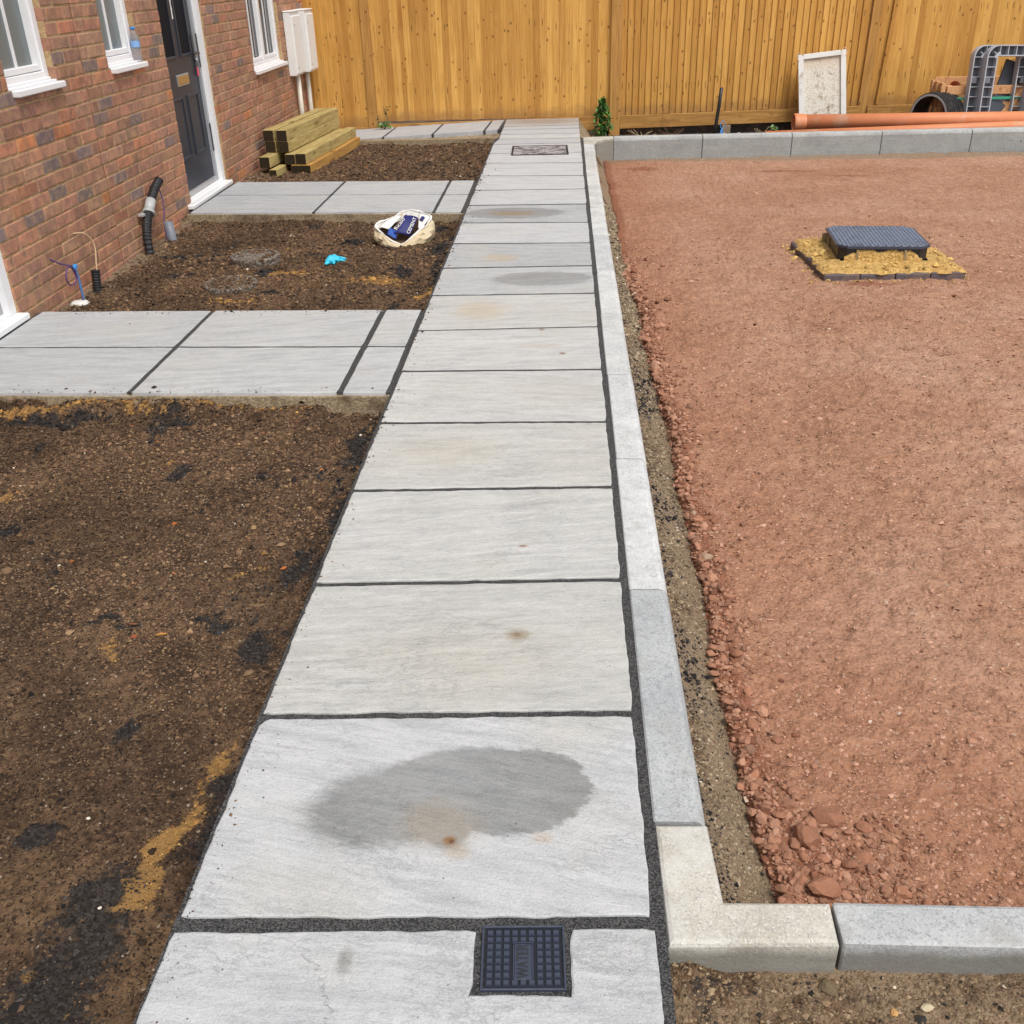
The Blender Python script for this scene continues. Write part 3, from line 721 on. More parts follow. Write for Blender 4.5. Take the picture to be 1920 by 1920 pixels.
put_slab(footpath, [(0, -1.22), (0.9, -1.2), (0.9, -0.62), (0, -0.65)])
for k in range(len(RJ)):
    r0, r1, l0, l1 = prevR, RJ[k], prevL, LJ[k]
    xl0 = 0.0 if k < 18 else 0.036
    xl1 = 0.0 if k < 17 else 0.036
    jj = J if k < 7 else 0.0125
    if k == 0:
        yr, yl = -0.0015+0.012, -0.024
        ed = lambda x: yl+(yr-yl)*x/0.9
        poly = [(0.0, l0+jj), (0.905, r0+jj), (0.903, ed(0.9)), (0.746, ed(0.746)), (0.746, -0.131), (0.571, -0.137), (0.570, ed(0.57)), (-0.004, ed(0))]
        put_slab(footpath, poly, row_tints[0], step=0.02, bites=[(0.02, -0.03, 0.012)])
    else:
        a0 = 0.012 if k == 1 else jj
        poly = [(xl0, l0+a0), (0.9, r0+a0-0.006 if k == 1 else r0+jj), (0.898, r1-jj), (xl1, l1-jj)]
        bites = []
        if k == 1: bites = [(0.885, 0.62, 0.022), (0.86, 0.625, 0.012), (0.003, 0.590, 0.02), (0.75, 0.025, 0.01)]
        put_slab(footpath, poly, row_tints.get(k), step=0.022 if k < 5 else (0.05 if k < 10 else 0.11), bites=bites)
    prevR, prevL = r1, l1

def side_path(name, label, cols, rows, bed, zf=None, haunch=True):
    b = MB(); cyb = sum(q[1] for q in bed)/len(bed)
    b.prism([(x if x > -0.5 else x-0.01, y+(0.016 if y > cyb else -0.016)) for x, y in bed], -0.30, -0.0135)
    p = b.build('path', MT['mortar'])
    tag(p, label, 'path', kind='structure')
    jm = MB()
    x0 = min(q[0] for q in bed); x1 = max(q[0] for q in bed)
    ins = 0.018
    jb = [(x, y) for x, y in bed]
    cx = sum(q[0] for q in jb)/len(jb); cy = sum(q[1] for q in jb)/len(jb)
    jm.prism([(x-(0.0125 if x > cx else 0.0), y-0.014*np.sign(y-cy)) for x, y in jb], -0.0130, -0.0034)
    jm.build('joint', MT['joint'], p)
    for (r0, r1) in rows:
        for (c0, c1, t) in cols:
            poly = [(c0, r0(c0)), (c1, r0(c1)), (c1, r1(c1)), (c0, r1(c0))]
            put_slab(p, poly, t, step=0.05, amp=0.002)
    return p
yA = lambda y0, sl: (lambda x: y0+sl*x)
side_path('path', 'paved side path of two slab rows to the nearest white door frame',
          [(-2.105, -1.168, (0.93, 0.95, 0.985)), (-1.146, -0.243, (0.97, 0.985, 1.0)), (-0.216, -0.028, (0.98, 0.99, 1.01))],
          [(yA(2.690, -0.010), yA(3.277, -0.010)), (yA(3.297, -0.010), yA(3.872, -0.008))],
          [(-2.12, 2.710), (0.0, 2.688), (0.0, 3.874), (-2.12, 3.891)])
side_path('path', 'paved side path to the dark grey door behind the sack',
          [(-2.12, -1.172, (0.80, 0.825, 0.865)), (-1.150, -0.254, (0.90, 0.92, 0.95)), (-0.232, -0.038, (0.94, 0.95, 0.965))],
          [(yA(6.292, -0.042), yA(6.925, -0.055)), (yA(6.950, -0.055), yA(7.535, -0.036))],
          [(-2.135, 6.382), (0.0, 6.290), (0.0, 7.535), (-2.135, 7.612)])
pc = MB()
pc.prism([(-2.35, 10.38), (0.03, 10.45), (0.03, 11.39), (-2.35, 11.30)], -0.30, -0.075)
pc = pc.build('path', MT['mortar'])
tag(pc, 'narrow paved path of single slabs along the foot of the fence', 'path', kind='structure')
zc = lambda x: -0.002+0.040*min(0.0, x)
for (c0, c1) in ((-1.86, -1.300), (-1.272, -0.735), (-0.708, -0.152), (-0.126, 0.010)):
    poly = [(c0-0.03, 10.595+0.04*c0), (c1-0.03, 10.595+0.04*c1), (c1, 11.385+0.037*c1), (c0, 11.385+0.037*c0)]
    o = put_slab(pc, poly, (0.86, 0.88, 0.93), step=0.1)
    xm = (c0+c1)/2
    o.location.z = zc(xm); o.rotation_euler = (0, -math.atan(0.040), 0)
jm = MB()
for i, (x0, x1) in enumerate(((-1.305, -1.268), (-0.74, -0.704), (-0.157, -0.122), (0.005, 0.040))):
    xm = (x0+x1)/2
    jm.prism([(x0-0.03, 10.60+0.04*xm), (x1-0.03, 10.60+0.04*xm), (x1, 11.38+0.037*xm), (x0, 11.38+0.037*xm)], zc(xm)-0.07, zc(xm)-0.007)
jm.build('joint', MT['joint'], pc)
mb = MB()
mb.prism([(-2.35, 10.44), (0.02, 10.54), (0.02, 11.385), (-2.35, 11.30)], -0.16, -0.095)
mb.add([(-2.35, 10.43, -0.20), (0.02, 10.50, -0.13), (0.02, 10.60, -0.045), (-2.35, 10.50, -0.14)], [(0, 1, 2, 3)])
mb.build('haunching', MT['mortar'], pc)

# concrete ramp falling away at the far right end of the footpath
rb = MB()
rb.add([(0.90, 10.0, -0.012), (0.90, 11.44, -0.012), (1.10, 11.42, -0.27), (1.10, 10.02, -0.22), (0.90, 10.0, -0.3), (0.90, 11.44, -0.3)], [(0, 3, 2, 1), (0, 4, 3), (1, 2, 5), (3, 4, 5, 2)])
rb.build('haunching', MT['mortar'], footpath)

# ================================================================== KERBS
kerb = MB(); kerb.prism([(0.93, 0.02), (1.028, 0.1), (1.028, 9.8), (0.93, 9.9)], -0.30, -0.03)
kerb = kerb.build('kerb', MT['mortar'])
tag(kerb, 'pale concrete kerb edging the footpath and the red ground', 'kerb', kind='structure')
def kerb_profile(x0, x1, h=0.25, ch=0.014, tw=0.012):
    # cross-section across the block: square inner arris, rounded outer arris
    return [(x0, -h), (x0, -0.004), (x0+0.004, 0), (x1-ch-tw, 0.0), (x1-ch, -0.003), (x1-0.004, -ch), (x1, -ch-0.012), (x1, -h)]
def kerb_block(name, prof, y0, y1, to, mat, tint, c=0.004, dirt=0.35):  # dirt: strength of the painted side shade and grime
    n = len(prof); mb = MB()
    cxp = sum(p[0] for p in prof)/n; czp = sum(p[1] for p in prof)/n
    def ring(y, k): return [(x+(cxp-x)*k, y, z+(czp-z)*k*0.25 if z > -0.05 else z) for x, z in prof]
    rings = [ring(y0, 0.06), ring(y0+c, 0), ring(y1-c, 0), ring(y1, 0.06)]
    vs = [to(p) for rg in rings for p in rg]
    fs = [list(range(n)), list(range(4*n-1, 3*n-1, -1))]
    for k in range(3):
        fs += [[k*n+i, (k+1)*n+i, (k+1)*n+(i+1) % n, k*n+(i+1) % n] for i in range(n)]
    mb.add(vs, fs)
    me = mb.mesh(name, mat)
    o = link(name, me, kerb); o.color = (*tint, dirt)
    return o
KT = [(0.82, 0.838, 0.855), (1.12, 1.12, 1.12), (1.1, 1.1, 1.1), (1.08, 1.08, 1.07), (1.16, 1.16, 1.15), (1.05, 1.06, 1.06), (1.14, 1.14, 1.12), (1.08, 1.08, 1.05), (1.12, 1.10, 1.06), (1.02, 1.0, 0.95)]
KJ = [0.275, 1.168, 2.040, 2.900, 3.776, 4.640, 5.513, 6.361, 7.250, 8.130, 9.010]
for i in range(len(KJ)-1):
    xo = 0.001*random.uniform(-2, 2)
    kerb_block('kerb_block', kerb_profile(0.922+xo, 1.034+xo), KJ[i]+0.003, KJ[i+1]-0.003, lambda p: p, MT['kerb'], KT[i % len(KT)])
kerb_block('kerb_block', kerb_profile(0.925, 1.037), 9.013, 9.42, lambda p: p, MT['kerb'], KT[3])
def corner(name, poly, mat, tint, ch=0.010, h=0.25):
    mb = MB(); n = len(poly); ins = []
    for i in range(n):
        a = Vector(poly[i-1]); b = Vector(poly[i]); c = Vector(poly[(i+1) % n])
        d1 = (b-a).normalized(); d2 = (c-b).normalized()
        n1 = Vector((-d1.y, d1.x)); n2 = Vector((-d2.y, d2.x)); m = (n1+n2)
        ins.append(b+m*ch/max(0.3, (1+n1.dot(n2))))
    vs = [(p.x, p.y, 0) for p in ins]+[(*(Vector(poly[i])*0.7+ins[i]*0.3), -ch*0.35) for i in range(n)]+[(*p, -ch) for p in poly]+[(*p, -h) for p in poly]
    fs = [list(range(n))]
    for lv in range(3): fs += [[(lv+1)*n+i, (lv+1)*n+(i+1) % n, lv*n+(i+1) % n, lv*n+i] for i in range(n)]
    mb.add(vs, fs)
    o = mb.build(name, mat, kerb); o.color = (*tint, 0.75)  # alpha scales the painted side shade and grime
    return o
corner('kerb_corner', [(0.926, -0.024), (1.238, -0.012), (1.242, 0.080), (1.040, 0.076), (1.033, 0.272), (0.923, 0.269)], MT['kerb_beige'], (1.08, 1.07, 1.05))
corner('kerb_corner', [(0.925, 9.428), (1.037, 9.428), (1.075, 9.700), (1.246, 9.838), (1.246, 9.945), (0.925, 9.905)], MT['kerb_beige'], (1.05, 1.05, 1.02))
# front run (facing the viewer) and back run by the fence; profile swaps axes
def xrun(yf, yb, m=0.0, xm=0.0): return lambda p: (p[1], yf+(yb-yf)*(p[0])+m*(p[1]-xm), p[2])
for i in range(6):
    x0 = 1.246+0.915*i
    kerb_block('kerb_block', [(0, -0.25), (0, -0.005), (0.06, 0), (0.90, 0), (1.0, -0.005), (1.0, -0.25)][::-1], x0, x0+0.909, xrun(-0.010, 0.081), MT['kerb'], (0.88, 0.89, 0.90) if i == 0 else (0.93, 0.93, 0.93), dirt=0.85)  # high dirt value: shade of the front faces painted in along with grime
for i in range(6):
    x0 = 1.250+0.935*i; s = 0.037*x0
    yf = 9.792+0.037*(x0+0.46)
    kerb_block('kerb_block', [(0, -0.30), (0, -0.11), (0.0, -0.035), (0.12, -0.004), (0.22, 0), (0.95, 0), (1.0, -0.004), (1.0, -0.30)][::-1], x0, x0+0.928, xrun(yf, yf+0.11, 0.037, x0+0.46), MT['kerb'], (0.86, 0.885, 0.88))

# ================================================================== SOIL BEDS
def ell_np(X, Y, cx, cy, rx, ry, rot=0):
    c, s = math.cos(rot), math.sin(rot); dx, dy = X-cx, Y-cy
    u = (dx*c+dy*s)/rx; w = (dy*c-dx*s)/ry
    return np.clip(1.25-np.sqrt(u*u+w*w), 0, 1)
def seg_np(X, Y, x0, y0, x1, y1, w0, w1=None):
    w1 = w1 or w0
    dx, dy = x1-x0, y1-y0; L2 = dx*dx+dy*dy
    t = np.clip(((X-x0)*dx+(Y-y0)*dy)/L2, 0, 1)
    d = np.hypot(X-x0-t*dx, Y-y0-t*dy)
    return np.clip(1.25-d/(w0+(w1-w0)*t), 0, 1)
def soil_z(X, Y):
    z = -0.088+0.034*fbm(X, Y, 1.3, 3, 0.5, 3.0)+0.044*fbm(X, Y, 6.0, 4, 0.55, 9.0)+0.026*fbm(X, Y, 24.0, 4, 0.65, 21.0)
    near = sstep(Y, 3.0, 1.5)
    for (fx, fy, fr) in ((-0.62, 0.55, 0.4), (-0.95, 0.95, 0.55), (-0.40, 1.85, -0.3), (-1.15, 1.35, 0.2), (-0.75, 1.62, 0.1), (-1.35, 2.25, 0.7), (-0.55, 4.45, 0.9), (-0.95, 5.85, 0.5), (-0.35, 5.2, 1.2)):
        z = z-0.016*np.clip(ell_np(X, Y, fx, fy, 0.055, 0.135, fr)*1.6, 0, 1)
    # trodden hollow and banking towards the slabs
    edge = np.exp(-(X/0.055)**2)
    z = z+edge*0.022*(fbm(X*0.2, Y, 4.0, 4, 0.6, 5.0)*2+0.25)
    z = z+np.where((Y > 5.9) & (Y < 7), 0.03*np.clip(0.5+fbm(X, 0*Y, 3.0, 4, 0.6, 16)*2.2, 0, 1)*sstep(Y-0.042*(-X), 6.18, 6.29), 0)
    z = z+0.018*sstep(-X, 1.8, 2.15)
    z = z+0.012*np.exp(-((X+0.42)**2+(Y-2.58)**2)/0.010)+0.035*np.exp(-((X+0.315)**2/0.0014+(Y-2.53)**2/0.006))
    z = z+np.where(Y < 3.2, 0.085*np.clip(0.60+fbm(X, 0*Y, 3.0, 4, 0.6, 66)*2.6, 0, 1)*sstep(Y+0.02*fbm(X, Y, 12, 3, 0.6, 3), 2.585, 2.70), 0)
    z = z-0.02*np.exp(-((X+0.76)**2+(Y-2.10)**2)/0.004)
    z = np.where(Y > 7.5, z-0.030*sstep(Y, 7.6, 10.0), z)
    return np.minimum(z, -0.022)
def soil_mask(X, Y):
    X0 = X; n1 = fbm(X, Y, 5, 4, 0.6, 40); n2 = fbm(X, Y, 3.5, 4, 0.6, 77)
    wx = 0.15*fbm(X, Y, 8, 5, 0.72, 140); wy = 0.17*fbm(X, Y, 8, 5, 0.72, 190); X = X+wx; Y = Y+wy
    blk = np.zeros_like(X); org = np.zeros_like(X); tan = np.zeros_like(X)
    for e in ((-0.215, -0.13, 0.14, 0.24, 0.2), (-0.20, 0.09, 0.085, 0.16, 0), (-0.757, 2.112, 0.05, 0.11, -0.5), (-1.23, 1.67, 0.11, 0.07, 0), (-0.62, 1.11, 0.10, 0.03, 0.1), (-0.55, 1.07, 0.07, 0.035, 0),
              (-0.14, 1.42, 0.05, 0.18, -0.2), (-0.08, 2.30, 0.06, 0.25, 0), (-0.15, 1.0, 0.06, 0.12, 0), (-0.93, 2.58, 0.12, 0.055, 0), (-1.45, 2.58, 0.35, 0.04, 0), (-0.35, 0.62, 0.06, 0.05, 0.5), (-0.42, 0.30, 0.05, 0.04, 0.3), (-0.30, 1.12, 0.14, 0.02, 0.05),
              (-0.30, 4.98, 0.10, 0.25, 0), (-0.12, 5.55, 0.09, 0.3, 0), (-0.25, 4.15, 0.06, 0.12, 0), (-0.10, 4.02, 0.08, 0.10, 0), (-0.75, 5.75, 0.12, 0.12, 0), (-0.2, 6.12, 0.10, 0.08, 0), (-1.7, 4.9, 0.15, 0.08, 0), (-1.0, 4.5, 0.15, 0.06, 0.3), (-0.05, 8.9, 0.05, 0.5, 0), (-0.6, 9.0, 0.3, 0.12, 0), (-1.15, 6.2, 0.05, 0.03, 0)):
        blk = np.maximum(blk, ell_np(X, Y, *e))
    hf = fbm(X0, Y, 20, 3, 0.6, 240); dab = fbm(X0, Y*0.8, 4.2, 4, 0.62, 310)
    blk = blk*(0.98+1.1*hf)
    blk = np.maximum(blk, np.clip((dab-0.17)*6.0, 0, 0.9)*(0.8+1.2*hf))
    blk = np.maximum(blk, np.exp(-((X+0.05)/0.05)**2)*np.clip(0.55+n1*2.2, 0, 1))
    org = np.maximum(org, seg_np(X, Y, -0.095, 0.58, -0.150, 0.13, 0.012, 0.042))
    org = np.maximum(org, seg_np(X, Y, -0.10, 0.60, -0.11, 0.42, 0.012))
    org = np.maximum(org, seg_np(X, Y, -1.85, 2.625, -0.95, 2.67, 0.020)*0.95)
    org = np.maximum(org, seg_np(X, Y, -0.95, 2.67, -0.35, 2.665, 0.012)*0.8)
    for e in ((-1.31, 1.90, 0.09, 0.06, 0), (-0.80, 2.18, 0.03, 0.02, 0), (-0.18, -0.14, 0.012, 0.07, 0), (-0.05, 1.25, 0.03, 0.10, 0), (-0.06, 2.45, 0.03, 0.09, 0), (-0.55, 0.97, 0.05, 0.03, 0), (-0.04, 5.05, 0.03, 0.16, 0), (-0.09, 4.45, 0.035, 0.18, -0.2), (-0.03, 4.8, 0.02, 0.2, 0), (-0.55, 3.97, 0.14, 0.05, 0), (-0.45, 4.75, 0.25, 0.12, 0), (-0.10, 5.75, 0.06, 0.10, 0), (-1.2, 4.35, 0.2, 0.06, 0), (-1.0, 4.95, 0.25, 0.05, 0)):
        org = np.maximum(org, ell_np(X, Y, *e)*0.9)
    org = org*(0.85+0.9*hf)
    org = np.maximum(org, np.clip((fbm(X0, Y, 3.6, 4, 0.62, 410)-0.27)*5.0, 0, 0.62)*(0.8+1.2*hf))
    tan = np.maximum(tan, sstep(-X, 1.85, 2.12)*0.55*sstep(Y, 3.6, 4.2)+0.0)
    tan = np.maximum(tan, np.where(Y < 3, sstep(Y, 2.66, 2.70), 0)*0.8)
    tan = np.maximum(tan, np.exp(-(X/0.018)**2)*np.clip(0.35+n2*2.0, 0, 1))
    tan = np.maximum(tan, ell_np(X, Y, -0.5, 8.3, 0.5, 0.5)*0.30)
    return np.stack([blk*(0.62+0.9*np.clip(n1+0.5, 0, 1)), org*(0.62+0.9*np.clip(n2+0.5, 0, 1)), tan], -1)
ysn = [-1.9]
while ysn[-1] < 2.73: ysn.append(ysn[-1]+max(0.009, 0.0042*(ysn[-1]+2.4)))
me = grid_mesh('soil', np.arange(-2.32, -0.001, 0.0105), np.array(ysn), soil_z, MT['soil'], soil_mask)
soil1 = tag(link('soil', me), 'dark brown garden soil in the nearest bed beside the footpath', 'soil', kind='structure')
me = grid_mesh('soil', np.arange(-2.28, -0.001, 0.013), np.arange(3.84, 6.42, 0.018), soil_z, MT['soil'], soil_mask)
soil2 = tag(link('soil', me), 'brown soil bed between the two house doors with round covers', 'soil', kind='structure')
me = grid_mesh('soil', np.arange(-2.32, 0.02, 0.016), np.arange(7.48, 10.58, 0.026), soil_z, MT['soil'], soil_mask)
soil3 = tag(link('soil', me), 'farthest brown soil bed with the timber stack on it', 'soil', kind='structure')

def tone_at(x, y): return np.clip(1.04+2.0*fbm(x, y, 2.0, 4, 0.6, 505), 0.60, 1.25)
def tint_by_mask(cols, m, tone=None):
    # crumbs take the colour of the patch of grit or sand that they lie in
    n = len(cols); r1 = rng.random(n); k = (0.75+0.5*rng.random((n, 1)))
    cols = cols*(1 if tone is None else tone[:, None])
    b = (m[:, 0]+0.75*(r1-0.5) > 0.58); o = (m[:, 1]+0.8*(r1-0.5) > 0.56)
    blk = np.where(rng.random((n, 1)) < 0.35, np.array([[0.055, 0.050, 0.047]]), np.array([[0.016, 0.014, 0.014]]))*k
    org = np.where(rng.random((n, 1)) < 0.5, np.array([[0.42, 0.235, 0.075]]), np.array([[0.28, 0.145, 0.045]]))*k
    cols = np.where(o[:, None], org, cols); return np.where(b[:, None], blk, cols)
def soil_cols(n, pal, w):
    pal = np.array(pal); idx = rng.choice(len(pal), n, p=np.array(w)/sum(w))
    return np.clip(pal[idx]*(0.7+0.6*rng.random((n, 1))), 0, 1)
PAL = [(0.125, 0.074, 0.042), (0.065, 0.038, 0.023), (0.20, 0.125, 0.070), (0.026, 0.019, 0.015), (0.24, 0.15, 0.075), (0.56, 0.48, 0.38), (0.36, 0.12, 0.045)]
PW = [42, 26, 20, 9, 2.5, 0.18, 0.15]
n = 110000
u = rng.random(n); py = -0.55+3.23*u**1.2; px = -1.95*rng.random(n)**0.92-0.004
pz = soil_z(px, py); mk = soil_mask(px, py)
sz = np.clip(0.0019*np.exp(rng.normal(0, 0.42, n)), 0.0010, 0.0085)*(0.75+0.32*(py+0.5))
scatter('soil_crumbs', np.stack([px, py, pz+sz*0.15], -1), sz, tint_by_mask(soil_cols(n, PAL, PW), mk, tone_at(px, py)), soil1)
n = 900                                  # larger clods
px = -1.9*rng.random(n)-0.03; py = -0.4+3.0*rng.random(n)**1.1; mk = soil_mask(px, py); sz = np.clip(0.0075*np.exp(rng.normal(0, 0.4, n)), 0.005, 0.020)*(0.8+0.15*py)
scatter('soil_clods', np.stack([px, py, soil_z(px, py)-sz*0.10], -1), sz, tint_by_mask(soil_cols(n, PAL[:3], [40, 30, 14])*0.85, mk*np.array([1.0, 0.0, 0.0]), tone_at(px, py)), soil1, 0.6, 0.28, fine=False)
n = 34000
px = -2.1*rng.random(n)-0.005; py = 3.88+2.45*rng.random(n); pz = soil_z(px, py); mk = soil_mask(px, py); sz = np.clip(0.0044*np.exp(rng.normal(0, 0.42, n)), 0.002, 0.015)
for (cx_, cy_, cz_, fr) in ((-1.32, 5.27, -0.047, 0.45), (-1.31, 4.675, -0.066, 0.62)):
    ins_ = ((px-cx_)**2+(py-cy_)**2 < 0.165**2) & (fbm(px, py, 9, 3, 0.6, 611) < fr-0.5+0.05)
    pz = np.where(ins_, np.maximum(pz, cz_-0.004), pz)
scatter('soil_crumbs', np.stack([px, py, pz+sz*0.15], -1), sz, tint_by_mask(soil_cols(n, PAL, PW), mk, tone_at(px, py)), soil2)
n = 900
py = -0.5+9.5*rng.random(n)**1.3; px = np.abs(rng.exponential(0.022, n)); sz = np.clip(0.0016*np.exp(rng.normal(0, 0.45, n)), 0.0008, 0.006)*(0.8+0.15*py)
k = n//3; px[:k] = -1.9+1.85*rng.random(k); py[:k] = np.where(rng.random(k) < 0.5, 2.70+rng.exponential(0.03, k), 3.86-rng.exponential(0.03, k))
scatter('soil_crumbs', np.stack([px, py, sz*0.3], -1), sz, soil_cols(n, PAL[:4], [40, 26, 16, 20]), footpath)
n = 17000
px = -2.2*rng.random(n)-0.005; py = 7.6+2.85*rng.random(n); pz = soil_z(px, py); sz = np.clip(0.0068*np.exp(rng.normal(0, 0.42, n)), 0.003, 0.020)
scatter('soil_crumbs', np.stack([px, py, pz+sz*0.15], -1), sz, soil_cols(n, PAL, PW), soil3)

# front strip by the viewer's right foot and the dirt strip against the kerb
def verge_z(X, Y): return -0.080+0.020*fbm(X, Y, 3, 3, 0.5, 61)+0.018*fbm(X, Y, 17, 4, 0.6, 13)+0.03*np.exp(-((X-0.96)**2+(Y+0.045)**2)/0.0022)
def verge_mask(X, Y):
    n1 = fbm(X, Y, 5, 4, 0.6, 140)
    blk = np.maximum(ell_np(X, Y, 0.985, -0.09, 0.028, 0.07, 0.2), ell_np(X, Y, 1.02, -0.05, 0.05, 0.02))
    return np.stack([np.clip(blk, 0, 1), 0*X, np.clip(0.52+n1*1.2, 0, 0.85)], -1)
me = grid_mesh('verge', np.arange(0.915, 6.8, 0.011)[:420], np.arange(-1.7, 0.03, 0.010), verge_z, MT['soil'], verge_mask)
verge = tag(link('verge', me), 'muddy brown ground in front of the near concrete kerb', 'ground', kind='structure')
def xe(Y): return 1.164+0.085*fbm(0*Y, Y, 1.7, 4, 0.6, 88)+0.040*fbm(0*Y, Y, 9.0, 4, 0.65, 188)+0.028*sstep(-Y, -0.5, -0.05)-0.05*sstep(Y, 3.0, 6.0)
def strip_z(X, Y):
    return -0.060-(0.62+0.055*Y)*np.clip(X-1.03, 0, 0.30)-0.004*Y+0.014*fbm(X, Y, 9, 4, 0.6, 31)+0.008*fbm(X, Y, 40, 3, 0.6, 35)
def strip_mask(X, Y):
    n1 = fbm(X, Y, 3.2, 4, 0.6, 140)
    d = X-1.03
    blk = np.clip(0.50+n1*3.6-d*3.6, 0, 1)*sstep(Y, 6.0, 1.5)
    tan = np.clip(0.45+d*3.6+n1*1.2, 0, 0.95)
    return np.stack([blk, 0*X, tan], -1)
ysn = [0.07]
while ysn[-1] < 9.86: ysn.append(ysn[-1]+max(0.009, 0.0040*(ysn[-1]+2.2)))
me = grid_mesh('verge', np.arange(1.030, 1.40, 0.009), np.array(ysn), strip_z, MT['soil'], strip_mask)
strip = tag(link('verge', me), 'narrow strip of black and tan dirt between kerb and red stone', 'ground', kind='structure')
n = 16000
px = 0.93+1.7*rng.random(n)**1.2; py = -0.34+0.32*rng.random(n); sz = np.clip(0.0017*np.exp(rng.normal(0, 0.55, n)), 0.0008, 0.008)
scatter('soil_crumbs', np.stack([px, py, verge_z(px, py)+sz*0.2], -1), sz, soil_cols(n, [(0.20, 0.135, 0.078), (0.14, 0.092, 0.055), (0.29, 0.21, 0.13), (0.03, 0.026, 0.022), (0.58, 0.50, 0.38)], [40, 30, 18, 4, 0.8]), verge)
n = 22000
py = 0.08+7.0*rng.random(n)**1.6; px = 1.036+0.16*rng.random(n); sz = np.clip(0.0020*np.exp(rng.normal(0, 0.5, n)), 0.0009, 0.009)*(0.8+0.2*py)
scatter('soil_crumbs', np.stack([px, py, strip_z(px, py)+sz*0.2], -1), sz, tint_by_mask(soil_cols(n, [(0.25, 0.190, 0.122), (0.17, 0.125, 0.082), (0.34, 0.265, 0.175), (0.03, 0.026, 0.023), (0.58, 0.53, 0.46)], [36, 26, 24, 4, 0.7]), strip_mask(px, py)*np.array([0.92, 0, 0])), strip)

# ================================================================== RED SUB-BASE
def red_z(X, Y):
    base = -0.112-0.0098*Y
    z = base+0.022*fbm(X, Y, 1.0, 3, 0.5, 51)+0.020*fbm(X, Y, 7.0, 4, 0.6, 23)+0.016*fbm(X, Y, 30, 4, 0.65, 29)
    for (xa, ya, xb, yb) in ((1.55, 1.2, 2.3, 6.5), (2.35, 0.9, 3.3, 6.2), (2.2, 2.0, 1.6, 5.6)):
        z = z-0.010*seg_np(X+0.10*fbm(X, Y, 2.2, 3, 0.6, 15), Y, xa, ya, xb, yb, 0.11)*np.clip(0.5+2.5*fbm(X, Y, 2.0, 3, 0.6, 19), 0, 1)
    r = np.abs(fbm(X, Y, 11, 4, 0.6, 97)); z = z-0.010*np.exp(-(r/0.018)**2)
    ed = X-xe(Y)
    z = z+0.010*np.exp(-(ed/0.05)**2)*fbm(X, Y, 22, 3, 0.6, 7)*2
    z = z-0.055*sstep(-ed, -0.018, 0.014)
    z = z-0.028*sstep(Y, 9.55, 9.75)*0.6
    return z
def red_mask(X, Y):
    ed = X-xe(Y); n1 = fbm(X, Y, 4, 4, 0.6, 41)
    loose = np.clip(np.exp(-((ed-0.03)/0.07)**2)*0.8+0.6*ell_np(X, Y, 1.32, 0.28, 0.18, 0.16), 0, 1)
    tan = np.clip(sstep(Y, 9.30, 9.75)*0.75+sstep(1.26-X, 0.0, 0.12)*sstep(Y, 6.5, 9.0)*0.45+n1*0.35, 0, 0.8)
    for (cx, cy, rx, ry) in ((2.9, 8.9, 0.5, 0.08), (3.4, 8.6, 0.4, 0.06), (1.5, 9.1, 0.25, 0.15), (2.6, 4.85, 0.25, 0.07), (2.6, 1.7, 0.35, 0.06)):
        loose = np.maximum(loose, ell_np(X, Y, cx, cy, rx, ry)*0.9)
    wide = np.clip(0.85*np.exp(-(ed/0.55)**2)+0.55*sstep(Y, 1.6, 0.2), 0, 1)
    return np.stack([loose, wide, tan], -1)
ysn = [0.074]
while ysn[-1] < 9.93: ysn.append(ysn[-1]+max(0.009, 0.0044*(ysn[-1]+2.0)))
me = grid_mesh('sub_base', np.concatenate([np.arange(1.075, 2.6, 0.0105), np.arange(2.6, 7.2, 0.022)]), np.array(ysn), red_z, MT['red'], red_mask)
red = tag(link('sub_base', me), 'wide expanse of compacted red-brown crushed stone inside the kerbs', 'ground', kind='structure')
RP = [(0.405, 0.222, 0.148), (0.345, 0.175, 0.112), (0.44, 0.26, 0.185), (0.28, 0.13, 0.082), (0.56, 0.45, 0.36)]
n = 46000
py = 0.09+6.0*rng.random(n)**1.6; px = xe(py)+0.01+(0.55+py*0.62)*rng.random(n)
sz = np.clip(0.0024*np.exp(rng.normal(0, 0.48, n)), 0.001, 0.009)*(0.78+0.16*py)
scatter('red_grit', np.stack([px, py, red_z(px, py)-sz*0.05], -1), sz, soil_cols(n, RP, [48, 20, 24, 5, 0.25]), red, 0.5)
n = 420                                  # odd stones proud of the rolled surface
py = 0.3+8.0*rng.random(n)**1.3; px = xe(py)+0.05+(0.6+py*0.6)*rng.random(n); sz = np.clip(0.0060*np.exp(rng.normal(0, 0.35, n)), 0.004, 0.014)*(0.8+0.10*py)
scatter('red_grit', np.stack([px, py, red_z(px, py)-sz*0.12], -1), sz, soil_cols(n, RP[:3], [40, 30, 12]), red, 0.5, fine=False)
n = 6500
py = 0.085+5.5*rng.random(n)**1.6; px = xe(py)+rng.exponential(0.038, n)-0.012
k = int(n*0.15); px[:k] = 1.19+0.34*rng.random(k)**1.3; py[:k] = 0.085+0.34*rng.random(k)**1.4
sz = np.clip(0.0040*np.exp(rng.normal(0, 0.55, n)), 0.0014, 0.015)*(0.85+0.13*py)
scatter('red_grit', np.stack([px, py, red_z(px, py)+sz*0.35], -1), sz, soil_cols(n, [(0.35, 0.182, 0.116), (0.30, 0.145, 0.090), (0.38, 0.21, 0.138), (0.19, 0.08, 0.048), (0.5, 0.38, 0.29)], [40, 34, 14, 12, 0.2]), red, 0.7, fine=False)

